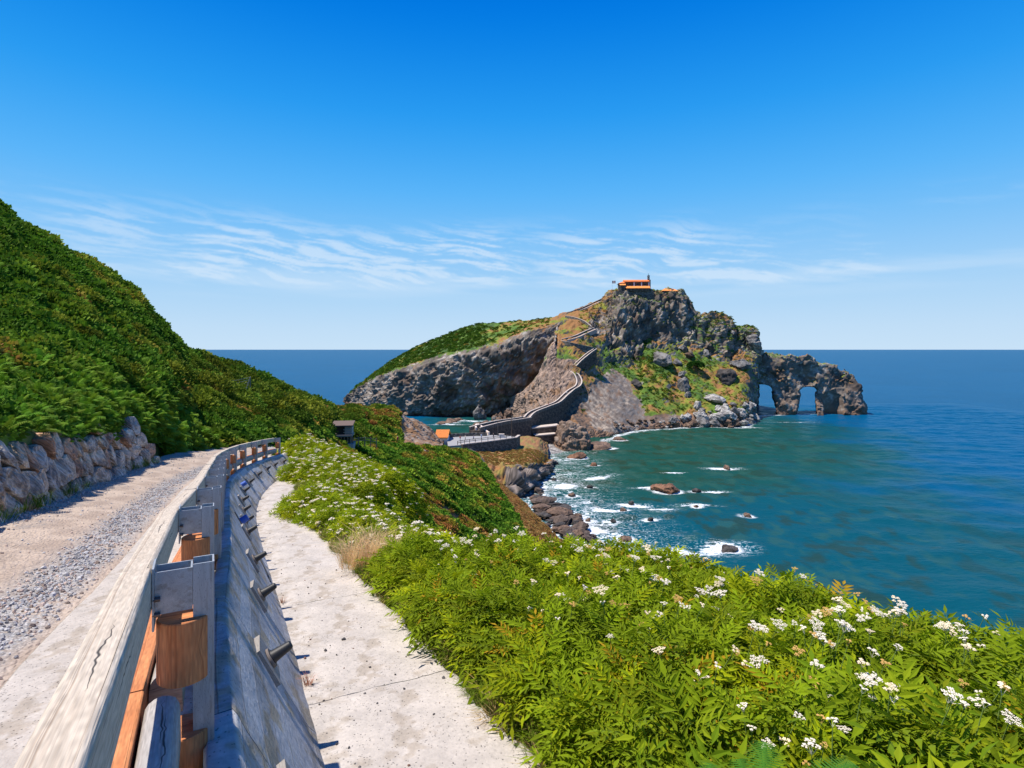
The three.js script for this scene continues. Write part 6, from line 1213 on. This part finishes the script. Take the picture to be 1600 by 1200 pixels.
// ---- plaza on the mainland side
{
  const floorY = 10.4, corner = (px, py) => { const d = (EYE - floorY) * F / (py - HORIZON); return V((px - 800) / F * d, floorY, -d); };
  const edge = [corner(700, 697), corner(738, 694), corner(806, 685), corner(800, 681), corner(760, 679.5), corner(744, 679), corner(698, 683)];
  const shape = new THREE.Shape(edge.map((p) => new THREE.Vector2(p.x, p.z))), g = new THREE.ExtrudeGeometry(shape, { depth: 0.5, bevelEnabled: false }); g.rotateX(Math.PI / 2); g.translate(0, floorY, 0);
  structure('plaza', g, MAS.floor);
  const front = [corner(722, 696), corner(738, 694), corner(772, 690), corner(806, 685), corner(811, 681.5)], c0 = front[2].clone().setY(5);
  const w = thing('plaza_wall', 'stone retaining wall holding up the plaza above the dry slope', 'wall', undefined, c0);
  mesh('masonry', wallAlong(front.map((p) => p.clone().sub(c0).setY(floorY - 5 + 0.3)), 0.8, () => 5.2), masonry(0.26, 0.24, 0.22, 0.2), w);
  mesh('coping', wallAlong(front.map((p) => p.clone().sub(c0).setY(floorY - 5 + 0.45)), 1.0, () => 0.22), MAS.cap, w);
  const line = [corner(715, 697.5), corner(724, 696), corner(738, 694), corner(755, 692), corner(772, 690), corner(789, 687.3), corner(805, 685)].map((p) => p.setY(floorY + 0.45));
  const f = thing('plaza_railing', 'dark timber railing along the outer edge of the plaza', 'railing', undefined, line[3].clone()), rl = dense(line, 3).map((p) => p.sub(f.position));
  rl.forEach((p, i) => { if (i % 2 === 0) { const m = mesh('post', new THREE.BoxGeometry(0.16, 1.25, 0.16), MAS.timber, f); m.position.set(p.x, p.y + 0.6, p.z); } });
  for (const h of [1.2, 0.7]) mesh('rail', wallAlong(rl.map((p) => p.clone().add(V(0, h, 0))), 0.1, () => 0.13), MAS.timber, f);
  const back = [corner(698, 683.5), corner(720, 682), corner(742, 681), corner(761, 681)], bw = thing('low_wall', 'low pale wall along the seaward side of the plaza', 'wall', undefined, back[1].clone());
  mesh('masonry', wallAlong(back.map((p) => p.clone().add(V(0, 1.1, 0)).sub(bw.position)), 0.5, () => 1.25), MAS.grey, bw);
  const curve = dense([corner(744, 679.5), corner(743, 676), corner(746, 673), corner(752, 675), corner(758, 678), corner(764, 680)], 5), cw = thing('curved_wall', 'whitewashed curved wall at the near end of the bridge', 'wall', undefined, curve[10].clone().setY(8));
  mesh('render_coat', wallAlong(curve.map((p, i) => p.clone().setY(floorY + lerp(2.6, 1.1, smooth(0.4, 1, i / curve.length))).sub(cw.position)), 0.6, (i, p) => p.y + 1), std({ color: lin(0.72, 0.58, 0.48), roughness: 0.95 }), cw);
  const kiosk = thing('stone_block', 'pale stone block at the inner corner of the plaza by the tall pole', 'block', undefined, corner(783, 684)); mesh('body', block(-0.7, 1.0, 0, 1.1, -1, 0.1), MAS.white, kiosk); mesh('top_slab', block(-0.8, 1.1, 1.105, 1.25, -1.1, 0.2), MAS.cap, kiosk);
  // whitewashed house with orange roof
  const hp = at(684, 693, 186), h = thing('cottage', 'small whitewashed house with an orange tiled roof beside the plaza', 'house', undefined, hp), q = 186 / F;
  mesh('wall', block(-2 * q, 15 * q, -2, 9.2 * q, -6, 0), MAS.white, h);
  const roof = mesh('roof', merged([slope(-4.5 * q, 16.5 * q, 8.4 * q, 0.7, 17.6 * q, -4.2, 0.2), slope(-4.5 * q, 16.5 * q, 8.4 * q, -8.6, 17.6 * q, -4.2, 0.2)]), MAS.tile2, h);
  for (let k = 0; k < 15; k++) { const g = new THREE.CylinderGeometry(0.11, 0.11, 5.2, 6, 1); g.rotateX(Math.PI / 2 + Math.atan2(9.2 * q, 4.9)); g.translate(lerp(-4 * q, 16 * q, k / 14), 13 * q + 0.26, -1.74); mesh('tile_row', g, MAS.tile2, roof); }
  mesh('door', block(7 * q, 10 * q, -1, 4.6 * q, 0.003, 0.06), MAS.timber, h);
  // dark stair wall beneath the plaza corner
  const sw = thing('ramp_wall', 'dark ramp wall dropping from the plaza corner down the slope', 'wall', undefined, at(748, 715, 166)); mesh('masonry', wallAlong([at(734, 701, 170), at(745, 708, 166), at(753, 717, 161), at(761, 730, 155)].map((p) => p.sub(sw.position)), 0.8, () => 4.5), masonry(0.12, 0.11, 0.10, 0.2), sw);
  // poles
  for (const [px, py, top, label, t] of [[778, 682, 659, 'grey lamp post on the plaza', 0.1], [799.5, 684, 645, 'tall thin brown pole at the end of the plaza', 0.11]]) { const p = corner(px, py), H = (py - top) / F * -p.z, o = thing('pole', label, 'pole', undefined, p), m = mesh('shaft', new THREE.CylinderGeometry(t * 0.7, t, H, 8), px < 790 ? MAS.grey : MAS.timber, o); m.position.y = H / 2; const e = mesh(px < 790 ? 'lamp_head' : 'finial', px < 790 ? new THREE.CylinderGeometry(0.3, 0.18, 0.45, 8) : new THREE.SphereGeometry(0.16, 8, 6), MAS.timber, o); e.position.y = H + 0.1; }
  // pebble beach
  const sh = [[833, 699], [842, 690], [862, 684.5], [882, 684.5], [886, 692], [884, 703], [872, 706], [858, 709], [842, 713], [838, 706]].map(([x, y]) => atSea(x, y)), bs = new THREE.Shape(sh.map((p) => new THREE.Vector2(p.x, p.z))), bg = new THREE.ShapeGeometry(bs, 1);
  const tri = new THREE.PlaneGeometry(40, 70, 80, 140); tri.rotateX(-Math.PI / 2); { const P = tri.attributes.position, cx = sh.reduce((s, p) => s + p.x, 0) / sh.length, cz = sh.reduce((s, p) => s + p.z, 0) / sh.length, poly = sh.map((p) => [p.x, p.z]); for (let i = 0; i < P.count; i++) { const x = P.getX(i) + cx, z = P.getZ(i) + cz, c = (inside(poly, x, z) ? 1 : -1) * Math.min(...poly.map(([a, b], k) => { const [p, q] = poly[(k + 1) % poly.length], t = clamp(((x - a) * (p - a) + (z - b) * (q - b)) / ((p - a) ** 2 + (q - b) ** 2)); return Math.hypot(x - a - (p - a) * t, z - b - (q - b) * t); })); P.setXYZ(i, x, clamp(0.12 + c * 0.22, -2, 1.6) + 0.12 * n2(x, z), z); } tri.computeVertexNormals(); }
  boxUV(tri, 0.12); structure('pebble_beach', tri, std({ color: lin(0.44, 0.42, 0.40), map: stoneMap, bumpMap: stoneBump, bumpScale: 0.3, roughness: 0.97 }));
}
// ---- terrace hut on the ridge, its fence, and the rockfall barrier
{
  const d = 92, u = d / F, o = thing('terrace_hut', 'dark two level wooden terrace hut on the ridge left of the gully', 'hut', undefined, at(534, 697, d)), X = (px) => (px - 534) * u, Y = (py) => (697 - py) * u;
  o.rotation.y = 0.15;
  mesh('base', block(X(524), X(552), -2.5, Y(694), -2.6, 0.2), std({ color: lin(0.34, 0.33, 0.31), roughness: 0.95 }), o);
  mesh('lower_room', block(X(523), X(547), Y(693.9), Y(682.5), -2.6, -0.9), MAS.dark, o);
  for (const px of [523, 528, 533, 538, 543, 547]) mesh('post', block(X(px) - 0.06, X(px) + 0.06, Y(693.9), Y(682.6), -0.16, -0.04), std({ color: lin(0.2, 0.17, 0.14) }), o);
  mesh('deck', block(X(519), X(550), Y(682.4), Y(679.5), -2.8, 0.35), std({ color: lin(0.22, 0.19, 0.17) }), o);
  mesh('upper_room', block(X(524), X(538), Y(679.4), Y(666.4), -2.5, -0.9), MAS.dark, o);
  mesh('side_wall', block(X(538) + 0.01, X(549), Y(679.4), Y(668), -2.5, -0.3), std({ color: lin(0.30, 0.28, 0.25), roughness: 0.95 }), o);
  for (const py of [672, 676]) mesh('rail', block(X(536), X(549), Y(py) - 0.05, Y(py) + 0.05, -0.26, -0.16), std({ color: lin(0.38, 0.33, 0.28) }), o);
  mesh('roof', slope(X(518), X(551), Y(666.2), 0.2, Y(662.2), -2.9, 0.16), std({ color: lin(0.13, 0.09, 0.07) }), o);
  const f = thing('ridge_fence', 'weathered post and rail fence running right from the terrace hut', 'fence', undefined, at(570, 694, d + 2)), l = [at(551, 693, d + 1), at(560, 692, d + 2), at(570, 691.5, d + 3), at(579, 692.5, d + 4), at(588, 694, d + 5)].map((p) => p.sub(f.position)), fm = std({ color: lin(0.16, 0.12, 0.09) });
  for (const p of l) { const m = mesh('post', new THREE.BoxGeometry(0.14, 1.6, 0.14), fm, f); m.position.set(p.x, p.y + 0.2, p.z); }
  for (const h of [0.85, 0.45]) mesh('rail', wallAlong(l.map((p) => p.clone().add(V(0, h, 0))), 0.1, () => 0.11), fm, f);
  // barrier on the hill
  const rb = thing('rockfall_barrier', 'thin steel net barrier with leaning posts on the hillside', 'barrier', undefined, at(362, 612, 58)), steel = std({ color: lin(0.24, 0.25, 0.26), roughness: 0.5, metalness: 0.4 }), B = (px, py, dd) => at(px, py, dd).sub(rb.position);
  const posts = [[B(330, 620, 55), B(338, 591, 55)], [B(384, 612, 61), B(391, 589, 61)], [B(391, 612, 62), B(391, 589, 61.1)]];
  for (const [a, b] of posts) { const g = new THREE.CylinderGeometry(0.045, 0.055, a.distanceTo(b), 6); const m = mesh('post', g, steel, rb); m.position.copy(a.clone().lerp(b, 0.5)); m.quaternion.setFromUnitVectors(V(0, 1, 0), b.clone().sub(a).normalize()); }
  for (let k = 0; k < 5; k++) { const a = posts[0][0].clone().lerp(posts[0][1], 0.3 + k * 0.17), b = posts[1][0].clone().lerp(posts[1][1], 0.3 + k * 0.17), m0 = a.clone().lerp(b, 0.5).add(V(0, -0.25, 0)); mesh('cable', new THREE.TubeGeometry(new THREE.CatmullRomCurve3([a, m0, b]), 12, 0.012, 4), steel, rb); }
}
// ---- people
{
  const J = (stride, arm) => [[[0, 0.92, 0], [0, 1.42, 0], 0.15, 0.165], [[-0.1, 1.4, 0], [0.1, 1.4, 0], 0.1, 0.1], [[0, 1.42, 0], [0, 1.56, 0], 0.06, 0.055], [[0, 1.6, 0.01], [0, 1.67, 0], 0.095, 0.1], [[-0.09, 0.92, 0], [-0.1, 0.5, stride], 0.095, 0.065], [[-0.1, 0.5, stride], [-0.1, 0.07, stride * 0.7], 0.062, 0.045], [[0.09, 0.92, 0], [0.1, 0.5, -stride * 0.6], 0.095, 0.065], [[0.1, 0.5, -stride * 0.6], [0.1, 0.07, -stride * 1.5], 0.062, 0.045], [[-0.1, 0.05, stride * 0.7 - 0.02], [-0.1, 0.04, stride * 0.7 + 0.14], 0.045, 0.035], [[0.1, 0.05, -stride * 1.5 - 0.02], [0.1, 0.04, -stride * 1.5 + 0.14], 0.045, 0.035], [[-0.2, 1.38, 0], [-0.25, 1.1, -arm], 0.055, 0.045], [[-0.25, 1.1, -arm], [-0.24, 0.86, arm * 0.6], 0.042, 0.034], [[0.2, 1.38, 0], [0.25, 1.1, arm], 0.055, 0.045], [[0.25, 1.1, arm], [0.24, 0.88, arm * 2.4], 0.042, 0.034]];
  const shapes = [J(0.16, 0.06), J(0.02, 0.02), J(0.2, 0.1)].map((bones) => surfaceNets((x, y, z) => { let s = 9; for (const [a, b, ra, rb] of bones) s = smin(s, segDist(x, y, z, a, b, ra, rb), 0.035); return s; }, [-0.42, -0.05, -0.45], [0.42, 1.85, 0.5], 0.04));
  const skin = [0.45, 0.27, 0.19];
  const person = (p, k, turn, top, legs, hair, label) => { const g = shapes[k].clone(), P = g.attributes.position, c = []; for (let i = 0; i < P.count; i++) { const y = P.getY(i), x = Math.abs(P.getX(i)); c.push(...(y > 1.66 || y > 1.58 && P.getZ(i) < -0.02 ? hair : y > 1.47 ? skin : y > 0.9 && x > 0.19 && y < 1.2 ? skin : y > 0.92 ? top : y > 0.1 ? legs : [0.05, 0.05, 0.05])); } g.setAttribute('color', new THREE.BufferAttribute(new Float32Array(c), 3)); const m = put('person', label, 'person', 'visitors on the plaza and stairs', g, std({ vertexColors: true })); m.position.copy(p); m.rotation.y = turn; };
  const fl = (px, py) => { const d = (EYE - 10.41) * F / (py - HORIZON); return V((px - 800) / F * d, 10.41, -d); };
  person(fl(719, 689), 0, 1, [0.5, 0.06, 0.05], [0.08, 0.1, 0.16], [0.04, 0.025, 0.02], 'person in a red top walking on the plaza by the house');
  person(fl(727, 688), 1, 2, [0.65, 0.6, 0.5], [0.3, 0.25, 0.18], [0.05, 0.03, 0.02], 'person in a pale top standing on the plaza');
  person(fl(740, 688.5), 2, -1, [0.12, 0.16, 0.3], [0.05, 0.05, 0.06], [0.02, 0.015, 0.01], 'person in dark clothes in the middle of the plaza');
  person(fl(752, 685.5), 0, 0.4, [0.5, 0.6, 0.7], [0.12, 0.16, 0.3], [0.1, 0.06, 0.03], 'person in a light blue top near the curved wall');
  person(fl(771, 684.5), 1, 2.6, [0.05, 0.05, 0.06], [0.06, 0.06, 0.08], [0.02, 0.015, 0.01], 'person in black beside the lamp post');
  const s = at(622, 697, 119); s.y += 0.6; const sp = hill.find(622, 699); person(V(sp.x, sp.y + 0.9, sp.z + 0.5), 0, 1.2, [0.55, 0.04, 0.03], [0.06, 0.05, 0.05], [0.03, 0.02, 0.02], 'person in bright red on the track along the ridge');
  for (const [i, top, label] of [[14, [0.6, 0.1, 0.1], 'person in red partway up the lower stairway'], [27, [0.7, 0.7, 0.68], 'person in white at the middle bend of the stairway'], [52, [0.1, 0.2, 0.5], 'person in blue on the upper stairway']]) person(stairLine[i].clone().add(V(0, -0.76, 0)), 0, i, top, [0.08, 0.08, 0.1], [0.04, 0.03, 0.02], label);
}

renderer.render(scene, camera);
